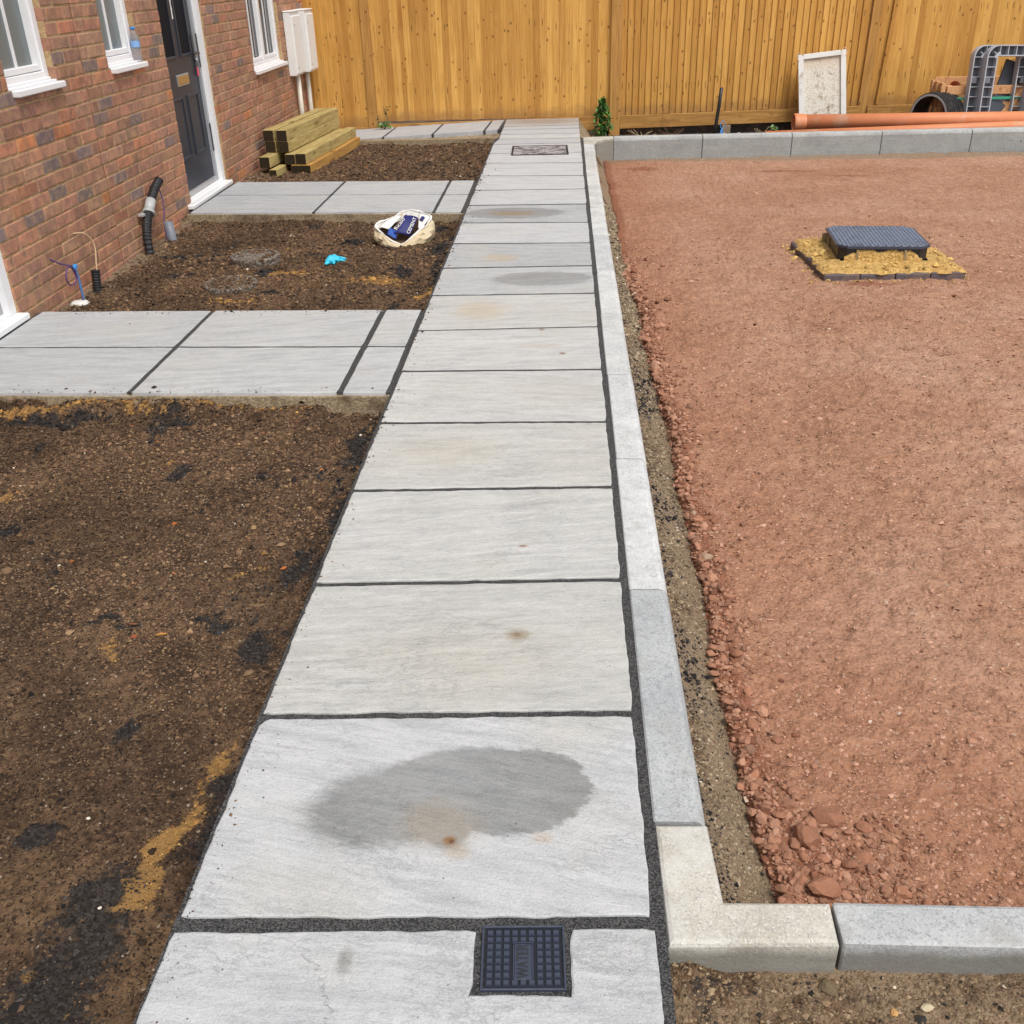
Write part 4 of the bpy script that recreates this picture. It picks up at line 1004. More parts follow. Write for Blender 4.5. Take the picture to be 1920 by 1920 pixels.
def rock_mesh(name, seed, mat, sub=2, flat=0.65):
    r = np.random.default_rng(seed); v, f = ico()
    V = [tuple(x) for x in v]; F = [tuple(x) for x in f]
    for _ in range(sub-1):
        cache = {}; NF = []
        def midp(a, b):
            k = (min(a, b), max(a, b))
            if k not in cache:
                m = (np.array(V[a])+np.array(V[b]))/2; V.append(tuple(m/np.linalg.norm(m))); cache[k] = len(V)-1
            return cache[k]
        for a, b, c in F:
            x, y, z = midp(a, b), midp(b, c), midp(c, a); NF += [(a, x, z), (x, b, y), (z, y, c), (x, y, z)]
        F = NF
    A = np.array(V)
    for _ in range(9):                       # planar fractures
        d = r.normal(size=3); d /= np.linalg.norm(d); h = r.uniform(0.55, 0.85)
        t = A@d; A = A-np.where(t > h, t-h, 0)[:, None]*d
    A = A*(1+0.05*(r.random((len(A), 1))-0.5))*np.array([1.25, 0.9, flat])
    mb = MB(); mb.add([tuple(p) for p in A], F)
    return mb.mesh(name, mat)
def mat_stone():
    n = NT('broken_red_stone'); o = n.pos(); c = n.ocol()
    a = n.noise(o, 40, 5, 0.7); b = n.noise(o, 200, 3, 0.7)
    col = n.mix(a, n.mix(1.0, c, (0.72, 0.70, 0.68), 'MULTIPLY'), n.mix(1.0, c, (1.22, 1.2, 1.18), 'MULTIPLY'))
    return n.done(col, 0.92, n.bump(n.ma('ADD', a, b), 0.6, 0.004), 0.18)
MT['stone'] = mat_stone()
ROCKS = [rock_mesh('stone', 100+i, MT['stone']) for i in range(8)]
def put_stone(parent, x, y, z, s, c, i, flat=1.0):
    o = link('stone', ROCKS[i % 8], parent, (x, y, z), (random.uniform(-0.4, 0.4), random.uniform(-0.4, 0.4), random.uniform(0, 6.28)))
    o.scale = (s, s, s*flat); o.color = (*c, 1)
    return o
big = [(1.265, 0.345, 0.038), (1.322, 0.412, 0.036), (1.272, 0.205, 0.036), (1.182, 0.545, 0.020), (1.215, 0.405, 0.017), (1.375, 0.30, 0.022), (1.335, 0.265, 0.018), (1.25, 0.29, 0.013), (1.29, 0.285, 0.015), (1.215, 0.215, 0.013), (1.235, 0.225, 0.017), (1.31, 0.215, 0.014), (1.40, 0.385, 0.02), (1.43, 0.20, 0.018), (1.47, 0.17, 0.016),
       (1.200, 1.545, 0.019), (1.205, 1.81, 0.019), (1.255, 1.81, 0.018), (1.19, 1.86, 0.016), (1.178, 2.99, 0.02), (1.19, 1.30, 0.016), (1.215, 1.02, 0.020), (1.22, 0.86, 0.017), (1.21, 0.72, 0.019), (1.26, 0.66, 0.014)]
for i, (x, y, s) in enumerate(big):
    zz = float(red_z(np.array([max(x, float(xe(np.array([y]))[0])+0.03)]), np.array([y]))[0])
    c = (0.335, 0.16, 0.098) if i not in (15, 18) else (0.42, 0.30, 0.21)
    _k = random.uniform(0.85, 1.15); put_stone(red, x, y, zz+s*0.30, s, tuple(v*_k for v in c), i)
for i in range(125):
    if i < 45: y = 0.10+0.42*random.random(); x = float(xe(np.array([y]))[0])+abs(random.gauss(0.02, 0.12)); s = random.uniform(0.007, 0.019)
    else: y = 0.5+4.5*random.random()**1.5; x = float(xe(np.array([y]))[0])+abs(random.gauss(0, 0.03)); s = random.uniform(0.006, 0.013)*(1+0.12*y)
    zz = float(red_z(np.array([x+0.02]), np.array([y]))[0])
    _k = random.uniform(0.8, 1.2); put_stone(red, x, y, zz+s*0.3, s, tuple(v*_k for v in (0.335, 0.168, 0.107)), i)

# dark ground behind the back kerb
def back_z(X, Y): return -0.125-0.055*(np.minimum(Y, 11.5)-10.0)+0.03*fbm(X, Y, 6, 4, 0.6, 71)+0.26*sstep(Y, 11.50, 11.64)  # last term: unseen bank added past the fence to darken the gap under it
me = grid_mesh('soil', np.arange(1.0, 8.0, 0.03), np.arange(9.93, 12.6, 0.03), back_z, MT['soil'], lambda X, Y: np.stack([np.full_like(X, 0.62)+fbm(X, Y, 5, 3, 0.6, 9), 0*X, np.clip(0.8-(X-1.0)*1.6, 0, 1)], -1))
_co = np.empty(len(me.vertices)*3, np.float32); me.vertices.foreach_get('co', _co); _co = _co.reshape(-1, 3); _co[:, 1] += 0.04*(_co[:, 0]-1.0); me.vertices.foreach_set('co', _co.ravel()); me.update()
back = tag(link('soil', me), 'dark rough soil between the far kerb and the fence', 'soil', kind='structure')
n = 2600
px = 1.05+4.8*rng.random(n); py = 10.0+1.3*rng.random(n); sz = np.clip(0.011*np.exp(rng.normal(0, 0.5, n)), 0.004, 0.035)
scatter('soil_crumbs', np.stack([px, py, back_z(px, py)+sz*0.3], -1), sz, soil_cols(n, [(0.05, 0.036, 0.028), (0.10, 0.07, 0.05), (0.20, 0.15, 0.11), (0.5, 0.42, 0.33)], [50, 30, 12, 2]), back)

# ================================================================== HOUSE
HX, HB = -2.0879, 0.015
house = empty('brick_house', (HX, 0, 0), math.atan(HB))
tag(house, 'red brick house wall with white windows and dark grey door', 'house')
S0, S1, ZT = 1.55, 11.37, 5.1
OPEN = [(2.70, 3.735, -0.05, 2.10, 'door'), (4.20, 4.775, 1.083, 2.12, 'win'), (5.54, 6.115, 1.083, 2.12, 'win'), (6.62, 7.605, -0.03, 2.10, 'door'), (8.96, 10.16, 0.783, 2.12, 'win')]
def blocked(s, z): return any(a < s < b and c < z < d for a, b, c, d, _ in OPEN)
es = sorted({S0, S1} | {o[0] for o in OPEN} | {o[1] for o in OPEN}); ez = sorted({-0.35, ZT} | {o[2] for o in OPEN} | {o[3] for o in OPEN})
wb = MB()
for i in range(len(es)-1):
    for j in range(len(ez)-1):
        if not blocked((es[i]+es[i+1])/2, (ez[j]+ez[j+1])/2): wb.box(-0.30, -0.0048, es[i], es[i+1], ez[j], ez[j+1])
wall = wb.build('wall', MT['wallmortar'], house)
rfb = MB(); rfb.add([(0.35, S0-0.3, ZT-0.1), (0.35, S1+0.3, ZT-0.1), (-3.6, S1+0.3, ZT+2.6), (-3.6, S0-0.3, ZT+2.6), (0.35, S0-0.3, ZT), (0.35, S1+0.3, ZT), (-3.6, S1+0.3, ZT+2.7), (-3.6, S0-0.3, ZT+2.7)], [(3, 2, 1, 0), (4, 5, 6, 7), (0, 1, 5, 4), (1, 2, 6, 5), (2, 3, 7, 6), (3, 0, 4, 7)])
rfb.build('roof', MT['roof'], house)
PALB = [(0.430, 0.210, 0.135), (0.395, 0.203, 0.135), (0.355, 0.186, 0.130), (0.455, 0.205, 0.122), (0.250, 0.178, 0.160), (0.50, 0.205, 0.095), (0.415, 0.232, 0.152)]
WB = [28, 25, 18, 8, 8, 2, 22]
bricks = []
MJ = 5.16
kz = -4; zc0 = 0.028
rb_ = random.Random(5)
while zc0+kz*0.075 < ZT:
    zb = zc0+kz*0.075+0.005; zt = zb+0.065
    half = 0.1125 if kz % 2 else 0.0
    starts = []
    s = MJ+0.006
    edges = []
    L0 = 0.1025 if half else 0.215
    while s < S1: edges.append((s, min(s+L0, S1))); s += L0+0.010; L0 = 0.215
    s = MJ-0.006; L0 = 0.1025 if not half else 0.215
    while s > S0: edges.append((max(s-L0, S0), s)); s -= L0+0.010; L0 = 0.215
    for a, b in edges:
        parts = [(a, b)]
        for oa, ob, oz0, oz1, kind in OPEN:
            if zt > oz0+0.012 and zb < oz1-0.012:
                np_ = []
                for p, q in parts:
                    if q <= oa or p >= ob: np_.append((p, q)); continue
                    if p < oa: np_.append((p, oa))
                    if q > ob: np_.append((ob, q))
                parts = np_
        for p, q in parts:
            if q-p > 0.028: bricks.append((p, q, zb, zt))
    kz += 1
def brick_color():
    k = rb_.uniform(0.86, 1.15); return tuple(v*k*rb_.uniform(0.97, 1.03) for v in rb_.choices(PALB, WB)[0])
def brick_geo(L, seed):
    r = random.Random(seed); H = 0.065; c = 0.0045; mb = MB()
    j = lambda: r.uniform(-0.0016, 0.0016)
    back = [(-0.095, -L/2, -H/2), (-0.095, L/2, -H/2), (-0.095, L/2, H/2), (-0.095, -L/2, H/2)]
    mid = [(-c, -L/2+j(), -H/2+j()), (-c, 0, -H/2+j()), (-c, L/2+j(), -H/2+j()), (-c, L/2+j(), H/2+j()), (-c, 0, H/2+j()), (-c, -L/2+j(), H/2+j())]
    fr = [(j()*0.5, -L/2+c+j(), -H/2+c), (j()*0.5, 0, -H/2+c+j()), (j()*0.5, L/2-c+j(), -H/2+c), (j()*0.5, L/2-c+j(), H/2-c), (j()*0.5, 0, H/2-c+j()), (j()*0.5, -L/2+c+j(), H/2-c)]
    vs = back+mid+fr
    fs = [(4, 5, 1, 0), (5, 6, 1), (6, 7, 2, 1), (7, 8, 3, 2), (8, 9, 3), (9, 4, 0, 3)]
    fs += [(10+i, 10+(i+1) % 6, 4+(i+1) % 6, 4+i) for i in range(6)]
    fs += [(10, 11, 14, 15), (11, 12, 13, 14)]
    fs = [tuple(reversed(q)) for q in fs[6:12]]+fs[:6]+fs[12:]
    mb.add(vs, fs)
    return mb
cache = {}
Hm = Matrix.Translation((HX, 0, 0)) @ Matrix.Rotation(math.atan(HB), 4, 'Z')
Cinv = camo.matrix_world.inverted()
def inframe(p, m=1.02):
    q = Cinv @ (Hm @ Vector(p))
    if q.z > -0.1: return False
    fx = 2*cam.lens/36.0
    return abs(q.x/-q.z*fx) < m and abs(q.y/-q.z*fx) < m
vis = [(((Hm @ Vector((0, (b[0]+b[1])/2, b[2]+0.03)))-CAM).length / (0.5+0.5*(b[1]-b[0])/0.215), b) for b in bricks if inframe((0, (b[0]+b[1])/2, b[2]+0.03)) and b[3] > -0.10]
vis.sort(key=lambda t: t[0])
chosen = {b for _, b in vis[:298]}
restV, restF, restC = [], [], []
nb = 0
for bi, b in enumerate(bricks):
    L = round(b[1]-b[0], 3); c = brick_color()
    pos = (rb_.uniform(-0.0018, 0.0022), (b[0]+b[1])/2, (b[2]+b[3])/2)
    if b in chosen:
        key = (round(L, 2), rb_.randrange(6))
        if key not in cache: cache[key] = brick_geo(key[0] if key[0] < 0.21 else L, hash(key) & 0xffff).mesh('brick', MT['brick'])
        o = link('brick', cache[key], wall, pos, (rb_.uniform(-0.006, 0.006), 0, rb_.uniform(-0.004, 0.004)))
        o.color = (*c, 1)
    else:
        m = brick_geo(L, bi); k = len(restV)
        restV += [(x+pos[0], y+pos[1], z+pos[2]) for x, y, z in m.v]
        restF += [[i+k for i in q] for q in m.f]; restC += [c]*len(m.v)
me = bpy.data.meshes.new('brickwork'); me.from_pydata(restV, [], restF); me.materials.append(MT['brickv'])
ca = me.color_attributes.new('tint', 'FLOAT_COLOR', 'POINT')
c4 = np.ones((len(restC), 4), np.float32); c4[:, :3] = restC; ca.data.foreach_set('color', c4.ravel()); me.update()
link('brickwork', me, house)['kind'] = 'stuff'
mjb = MB(); mjb.box(-0.02, -0.0045, MJ-0.0065, MJ+0.0065, -0.2, ZT)
mjb.build('movement_joint', plain('brown_sealant', (0.20, 0.085, 0.04), 0.7, 0.3, var=0.15), house)

def window(s0, s1, z0, z1, panes, glass, label, blind=False):
    fr = MB(); R = -0.040; D = -0.11; w = 0.052
    fr.box(D, R, s0+0.003, s0+w, z0+0.002, z1, 0.004); fr.box(D, R, s1-w, s1-0.003, z0+0.002, z1, 0.004)
    fr.box(D, R-0.002, s0+w-0.001, s1-w+0.001, z0+0.002, z0+0.050, 0.004); fr.box(D, R-0.002, s0+w-0.001, s1-w+0.001, z1-w, z1, 0.004)
    win = fr.build('window', MT['white'], house); win['label'] = label
    a = s0+w; b = s1-w; n = panes; mw = 0.06
    span = (b-a-(n-1)*mw)/n
    for i in range(n):
        p0 = a+i*(span+mw); p1 = p0+span
        if i < n-1:
            m = MB(); m.box(D, R-0.003, p1+0.001, p1+mw-0.001, z0+0.05, z1-w, 0.004); m.build('mullion', MT['white'], win)
        sh = MB(); sw = 0.034; q = R-0.010
        for bx in ((p0+0.002, p0+sw, z0+0.053, z1-w-0.002), (p1-sw, p1-0.002, z0+0.053, z1-w-0.002)): sh.box(D+0.01, q, bx[0], bx[1], bx[2], bx[3], 0.004)
        sh.box(D+0.01, q-0.001, p0+sw-0.001, p1-sw+0.001, z0+0.053, z0+0.053+sw, 0.004); sh.box(D+0.01, q-0.001, p0+sw-0.001, p1-sw+0.001, z1-w-sw, z1-w-0.002, 0.004)
        sh.build('sash', MT['white'], win)
        pn = MB(); pn.box(q-0.040, q-0.030, p0+sw-0.004, p1-sw+0.004, z0+0.053+sw-0.004, z1-w-sw+0.004); pn.build('pane', glass, win)
        mid = (p0+p1)/2
        gb = MB(); gb.box(q-0.029, q-0.020, mid-0.010, mid+0.010, z0+0.053+sw, z1-w-sw, 0.002); gb.build('glazing_bar', MT['white'], win)
        if blind:
            bl = MB()
            for t in (0.14, 0.70): bl.box(q-0.0295, q-0.027, p0+sw+(span-2*sw)*t, p0+sw+(span-2*sw)*(t+0.10), z0+0.10, z1-0.1)
            bl.build('blind', MT['blind'], win)
    sl = MB()
    sl.box(-0.055, 0.036, s0+0.030, s1+0.026, z0-0.042, z0-0.008, 0.005)
    sl.box(-0.060, 0.000, s0+0.002, s1-0.002, z0-0.0085, z0+0.004, 0.003)
    sl.box(-0.060, -0.030, s0+0.002, s1-0.002, z0+0.003, z0+0.016, 0.003)
    sl.build('sill', MT['white'], win)
    return win
window(4.20, 4.775, 1.085, 2.12, 1, MT['frosted'], 'narrow frosted window nearest the camera')
window(5.54, 6.115, 1.085, 2.12, 1, MT['frosted'], 'narrow frosted window beside the dark door')
window(8.96, 10.16, 0.783, 2.12, 2, MT['darkglass'], 'wide two-light window near the meter boxes', True)

def door(s0, s1, z0, z1, label, detail=True):
    d = MB()
    d.box(-0.115, -0.012, s1-0.068, s1-0.001, z0+0.055, z1, 0.004); d.box(-0.135, -0.085, s0+0.001, s0+0.030, z0+0.055, z1, 0.004)
    d.box(-0.115, -0.013, s0+0.003, s1-0.067, z1-0.068, z1, 0.004)
    dr = d.build('door', MT['white'], house); dr['label'] = label
    rb = MB(); rb.box(-0.14, -0.048, s1-0.112, s1-0.0685, z0+0.06, z1-0.07); rb.build('rebate', MT['greyrebate'], dr)
    if detail:
        kp = MB()
        for za, zb in ((0.93, 1.18), (0.28, 0.50)): kp.box(-0.0478, -0.042, s1-0.100, s1-0.078, za, zb, 0.002)
        kp.build('keep', MT['black'], dr)
    l0, l1 = s0+0.0305, s1-0.1125; F = -0.068
    lf = MB(); lf.box(-0.115, F, l0, l1, z0+0.085, z1-0.072)
    leaf = lf.build('leaf', MT['door'], dr)
    W = l1-l0; m = 0.10; pw = (W-3*m)/2
    for i in range(2):
        a = l0+m+i*(pw+m); b = a+pw
        for (za, zb, gl) in ((1.03, 1.88, True), (0.31, 0.76, False)):
            mo = MB(); t = 0.022
            mo.box(F-0.004, F+0.010, a, a+t, za, zb, 0.004); mo.box(F-0.004, F+0.010, b-t, b, za, zb, 0.004)
            mo.box(F-0.004, F+0.009, a+t, b-t, za, za+t, 0.004); mo.box(F-0.004, F+0.009, a+t, b-t, zb-t, zb, 0.004)
            mo.build('moulding', MT['door'], dr)
            gp = MB(); gp.box(F-0.003, F+0.002, a+t, b-t, za+t, zb-t); gp.build('glass' if gl else 'panel', MT['doorglass'] if gl else MT['door'], dr)
    ws = MB(); ws.box(F-0.01, F+0.018, l0+0.005, l1-0.005, z0+0.072, z0+0.112, 0.004); ws.build('weather_bar', MT['silver'], dr)
    if detail:
        lp = MB(); lp.box(F-0.002, F+0.008, 6.952, 7.225, 0.832, 0.916, 0.004); lp.build('letter_plate', MT['silver'], dr)
        lp = MB(); lp.box(F+0.0075, F+0.012, 6.968, 7.209, 0.845, 0.903, 0.003); lp.build('letter_flap', MT['brass'], dr)
        h = MB(); h.box(F, F+0.010, l1-0.062, l1-0.022, 0.93, 1.18, 0.004); h.box(F+0.035, F+0.052, l1-0.17, l1-0.03, 1.03, 1.05, 0.005); h.box(F+0.008, F+0.05, l1-0.05, l1-0.032, 1.03, 1.05, 0.004)
        h.build('handle', MT['darkgrey'], dr)
        h = MB(); h.lathe([(0.0, 0.0), (0.014, 0.0), (0.016, 0.01), (0.010, 0.016), (0, 0.018)], 12, Matrix.Translation((F+0.012, l1-0.042, 0.99)) @ Matrix.Rotation(math.pi/2, 4, 'Y')); h.build('lock', MT['silver'], dr)
        h = MB(); h.box(F+0.012, F+0.018, l1-0.055, l1-0.025, 0.87, 0.935, 0.003); h.build('key_tag', MT['pink'], dr)
        h = MB(); h.prism([(0, 0), (0.028, 0.004), (0.024, 0.05), (0.032, 0.07), (0.020, 0.10), (0.030, 0.13), (0.004, 0.14)], 0, 0.001, T=Matrix.Translation((F+0.0118, l0+0.40, 1.30)) @ Matrix(((0, 0, 1, 0), (1, 0, 0, 0), (0, 1, 0, 0), (0, 0, 0, 1))))
        h.build('paper_scrap', MT['paper'], dr)
    th = MB(); th.box(-0.115, 0.048, s0-0.09, s1+0.008, z0+0.020, z0+0.055, 0.006)
    th.box(-0.114, -0.03, s0+0.002, s1-0.002, z0+0.0545, z0+0.070, 0.003); th.build('threshold', MT['white'], dr)
door(6.62, 7.605, -0.03, 2.10, 'dark grey panelled front door with brass letter plate')
door(2.70, 3.735, -0.012, 2.10, 'front door at the left edge with only its white frame showing', False)

# ------------------------------------------------------------------ meter boxes on the wall
def hpt(x, s, z): return Hm @ Vector((x, s, z))
mboxes = []
def meter_box(s0, s1, label, elbow, dp=0.0):
    e = empty('meter_box', hpt(0, (s0+s1)/2, 0.61), math.atan(HB))
    tag(e, label, 'meter box', 'utility meter boxes on the brick wall')
    w = (s1-s0)/2
    b = MB(); b.box(0.004, 0.082+dp, -w, w, 0, 0.62, 0.006); b.build('body', MT['meter'], e)
    b = MB(); b.box(0.0825+dp, 0.098+dp, -w+0.012, w-0.012, 0.018, 0.585, 0.006); b.build('lid', MT['meter'], e)
    b = MB(); b.box(0.0, 0.094+dp, -w-0.004, w+0.004, 0.6205, 0.632, 0.004); b.build('drip_cap', MT['meter'], e)
    b = MB()
    for zz in (0.08, 0.50): b.lathe([(0, 0.0), (0.012, 0.0), (0.012, 0.003), (0, 0.003)], 10, Matrix.Translation((0.0975+dp, -w+0.06, zz)) @ Matrix.Rotation(math.pi/2, 4, 'Y'))
    b.build('latch', MT['greyrebate'], e)
    b = MB(); b.tube([(0.045, 0.0, 0.0), (0.045, 0.0, -0.73)], 0.026, 14); b.build('pipe', MT['cream'], e)
    if elbow:
        b = MB(); b.tube([(0.03, 0.07, -0.14), (0.03, 0.13, -0.14)], 0.011, 10); b.build('overflow_stub', MT['cream'], e)
        b = MB(); b.tube([(0.012, 0.085, 0.0), (0.012, 0.085, -0.72)], 0.006, 8); b.build('cable', MT['black'], e)
meter_box(10.34, 10.725, 'white meter box nearer the window on brick wall', False)
meter_box(10.815, 11.200, 'white meter box nearer the fence on brick wall', True, 0.045)

# ------------------------------------------------------------------ bottle on the sill
e = empty('water_bottle', hpt(-0.004, 6.075, 1.082))
tag(e, 'clear plastic water bottle with blue cap on window sill', 'bottle')
b = MB(); b.lathe([(0.0, 0.001), (0.026, 0.0), (0.029, 0.006), (0.029, 0.03), (0.027, 0.036), (0.029, 0.042), (0.029, 0.06), (0.027, 0.066), (0.029, 0.072), (0.0295, 0.135), (0.026, 0.155), (0.015, 0.178), (0.0125, 0.186), (0.0125, 0.194)], 20); b.build('body', MT['bottle'], e)
b = MB(); b.lathe([(0.0, 0.212), (0.014, 0.212), (0.015, 0.209), (0.015, 0.193), (0.0, 0.193)], 16); b.build('cap', MT['bluetape'], e)
b = MB(); b.lathe([(0.0299, 0.088), (0.0299, 0.126)], 20); b.build('wrapper', plain('blue_label', (0.22, 0.40, 0.70), 0.4, 0.4), e)

# ================================================================== FENCE
FY, FM = 11.45, 0.037
fence = empty('fence', (0, FY, 0), math.atan(FM))
tag(fence, 'tall golden featheredge timber fence across the back', 'fence')
def board_mesh(flip, w, h, flat=False):
    a, b = (0.0, w)
    pr = [(0.0, -0.011), (0.0, -0.025), (0.004, -0.027), (w, -0.008), (w, 0.0)]
    if flat: pr = [(0.0, -0.011), (0.0, -0.0175), (0.003, -0.0185), (w, -0.0155), (w, 0.0)]
    if flip: pr = [(w-x, y) for x, y in pr][::-1]
    mb = MB(); mb.prism(pr[::-1], 0, h)
    return mb.mesh('board', MT['wood'])
BM = {}
def bay(x0, x1, flip, z0f, step=0.0745, flat=False):
    key = (flip, flat)
    if key not in BM: BM[key] = board_mesh(flip, step+0.023, 1.84, flat)
    n = int(round((x1-x0)/step)); st = (x1-x0)/n
    for i in range(n):
        x = x0+i*st
        o = link('board', BM[key], fence, (x-(0.023 if flip else 0.0), random.uniform(-0.0015, 0.0015), z0f(x)+random.uniform(-0.004, 0.004)), (0, random.uniform(-0.003, 0.003), 0))
POSTS = [-1.56, 1.325, 4.255, 7.2]
bay(-2.45, -1.615, True, lambda x: -0.06)
bay(-1.505, 1.265, False, lambda x: 0.008, flat=True)
bay(1.385, 4.19, False, lambda x: 0.014+0.0165*(x-1.4))
bay(4.32, 7.14, True, lambda x: 0.062, flat=True)
for i, x in enumerate(POSTS):
    p = MB()
    d0, d1 = (-0.075, 0.06) if i == 1 else (-0.045, 0.07)
    w = 0.062 if i == 1 else 0.052
    p.box(-w, w, d0, d1, -0.42, 1.95, 0.005)
    p.build('post', MT['woodpost'], fence, (x, 0, 0), (0, 0.022 if i == 2 else 0, 0))
def gravel(x0, x1, za0, za1, h, y0):
    g = MB()
    vs = [(x0, y0, za0-h), (x1, y0, za1-h), (x1, y0+0.03, za1-h), (x0, y0+0.03, za0-h), (x0, y0, za0), (x1, y0, za1), (x1, y0+0.03, za1), (x0, y0+0.03, za0)]
    xm = (x0+x1)/2; zm = za0
    g.add([(a-xm, b, c-zm) for a, b, c in vs], [(0, 3, 2, 1), (4, 5, 6, 7), (0, 1, 5, 4), (1, 2, 6, 5), (2, 3, 7, 6), (3, 0, 4, 7)])
    o = g.build('gravel_board', MT['gravelboard'], fence, (xm, 0, zm))
    return o
# the grain of the rail runs along its length, so it is built along Y and turned
def gravel_rail(x0, x1, za0, za1, h, y0):
    L = math.hypot(x1-x0, za1-za0); g = MB(); g.box(0, 0.03, -L/2, L/2, -h, 0, 0.003)
    o = g.build('gravel_board', MT['gravelboard'], fence)
    o.location = ((x0+x1)/2, y0, (za0+za1)/2)
    o.rotation_mode = 'XYZ'
    o.matrix_local = Matrix.Translation(((x0+x1)/2, y0, (za0+za1)/2)) @ Matrix.Rotation(-math.atan2(za1-za0, x1-x0), 4, 'Y') @ Matrix.Rotation(-math.pi/2, 4, 'Z')
    return o
gravel_rail(-2.45, -1.615, -0.055, -0.055, 0.14, -0.014)
gravel_rail(-1.505, 1.262, -0.024, 0.016, 0.15, -0.034)
gravel_rail(1.39, 4.198, 0.014, 0.062, 0.145, -0.034)
gravel_rail(4.312, 7.14, 0.064, 0.064, 0.17, -0.034)
# a pale counter-batten nailed beside the right-hand post
cb = MB(); cb.box(-0.020, 0.020, -0.052, -0.029, 0.07, 1.84, 0.003); cb.build('batten', MT['wood'], fence, (4.42, 0, 0.0), (0, 0.05, 0))
for (x0, x1, z) in ((-2.45, 1.26, 1.55), (1.39, 7.1, 1.55), (-2.45, 1.26, 0.35), (1.39, 7.1, 0.35)):
    rl = MB(); rl.box(x0, x1, 0.004, 0.06, z-0.04, z+0.04); rl.build('rail', MT['woodpost'], fence)

# ================================================================== ITEMS
# ---- timber stack
def sleeper(u0, u1, v0, L, z0, z1, label, mat, ang=0.085, base=(-1.69, 8.56)):
    ca, sa = math.cos(ang), math.sin(ang)
    uc = (u0+u1)/2; w = (u1-u0)/2; h = z1-z0
    e = empty('timber_sleeper', (base[0]+uc*ca+v0*sa, base[1]-uc*sa*0.0+v0*ca, z0), -ang)
    tag(e, label, 'timber', 'timber sleepers stacked against the house')
    b = MB(); b.box(-w, w, 0.002, L, 0, h, 0.004); b.build('beam', mat, e)
    b = MB(); b.box(-w+0.003, w-0.003, -0.0015, 0.0025, 0.003, h-0.003); b.build('end', MT['endgrain'], e)
ZS = -0.115
sleeper(-0.19, 0.0, 0.0, 1.80, ZS, ZS+0.095, 'orange-brown sleeper at the bottom right of the timber stack', MT['sleeper_orange'])
sleeper(-0.145, -0.042, 0.02, 1.78, ZS+0.096, ZS+0.196, 'yellow sleeper lying on top of the orange-brown one', MT['sleeper'])
sleeper(-0.25, -0.150, 0.03, 1.72, ZS+0.096, ZS+0.190, 'dark-ended sleeper hidden in the middle of the stack', MT['sleeper'])
sleeper(-0.325, -0.222, 0.10, 1.72, ZS+0.197, ZS+0.297, 'lower right sleeper of the raised top block', MT['sleeper'])
sleeper(-0.330, -0.227, 0.10, 1.72, ZS+0.298, ZS+0.398, 'topmost right sleeper of the timber stack', MT['sleeper'])
sleeper(-0.458, -0.355, 0.12, 1.70, ZS+0.197, ZS+0.297, 'lower left sleeper of the raised top block by the wall', MT['sleeper'])
sleeper(-0.465, -0.362, 0.12, 1.70, ZS+0.298, ZS+0.398, 'topmost left sleeper of the timber stack by the wall', MT['sleeper'])
sleeper(-0.445, -0.345, -0.12, 1.85, ZS+0.092, ZS+0.192, 'sleeper poking out furthest under the left of the stack', MT['sleeper'])
sleeper(-0.325, -0.255, -0.22, 0.30, ZS, ZS+0.092, 'short timber offcut on the soil under the stack', MT['sleeper'])

# ---- cement sack: collapsed, its mouth gaping up and towards the viewer
bag = empty('cement_sack', (-0.385, 5.72, -0.092), 0.0); bag.scale = (1.06, 1.06, 1.06)
tag(bag, 'crumpled open cement sack with navy print on the soil', 'sack')
RIM = [(-0.178, -0.030, 0.125), (-0.080, 0.075, 0.150), (0.015, 0.125, 0.185), (0.105, 0.120, 0.172), (0.178, 0.060, 0.145), (0.110, -0.030, 0.088), (-0.005, -0.120, 0.022), (-0.110, -0.095, 0.072)]
GRD = [(-0.165, -0.020, 0.0), (-0.095, 0.080, 0.0), (0.010, 0.135, 0.0), (0.110, 0.125, 0.0), (0.168, 0.050, 0.0), (0.120, -0.060, 0.0), (-0.010, -0.135, 0.0), (-0.110, -0.100, 0.0)]
def closed(P, n):
    P = [Vector(p) for p in P]; m = len(P); out = []
    for i in range(n):
        t = i/n*m; k = int(t); f = t-k
        a, b_, c, d = P[k-1], P[k], P[(k+1) % m], P[(k+2) % m]
        out.append(0.5*((2*b_)+(c-a)*f+(2*a-5*b_+4*c-d)*f*f+(3*b_-a-3*c+d)*f**3))
    return out
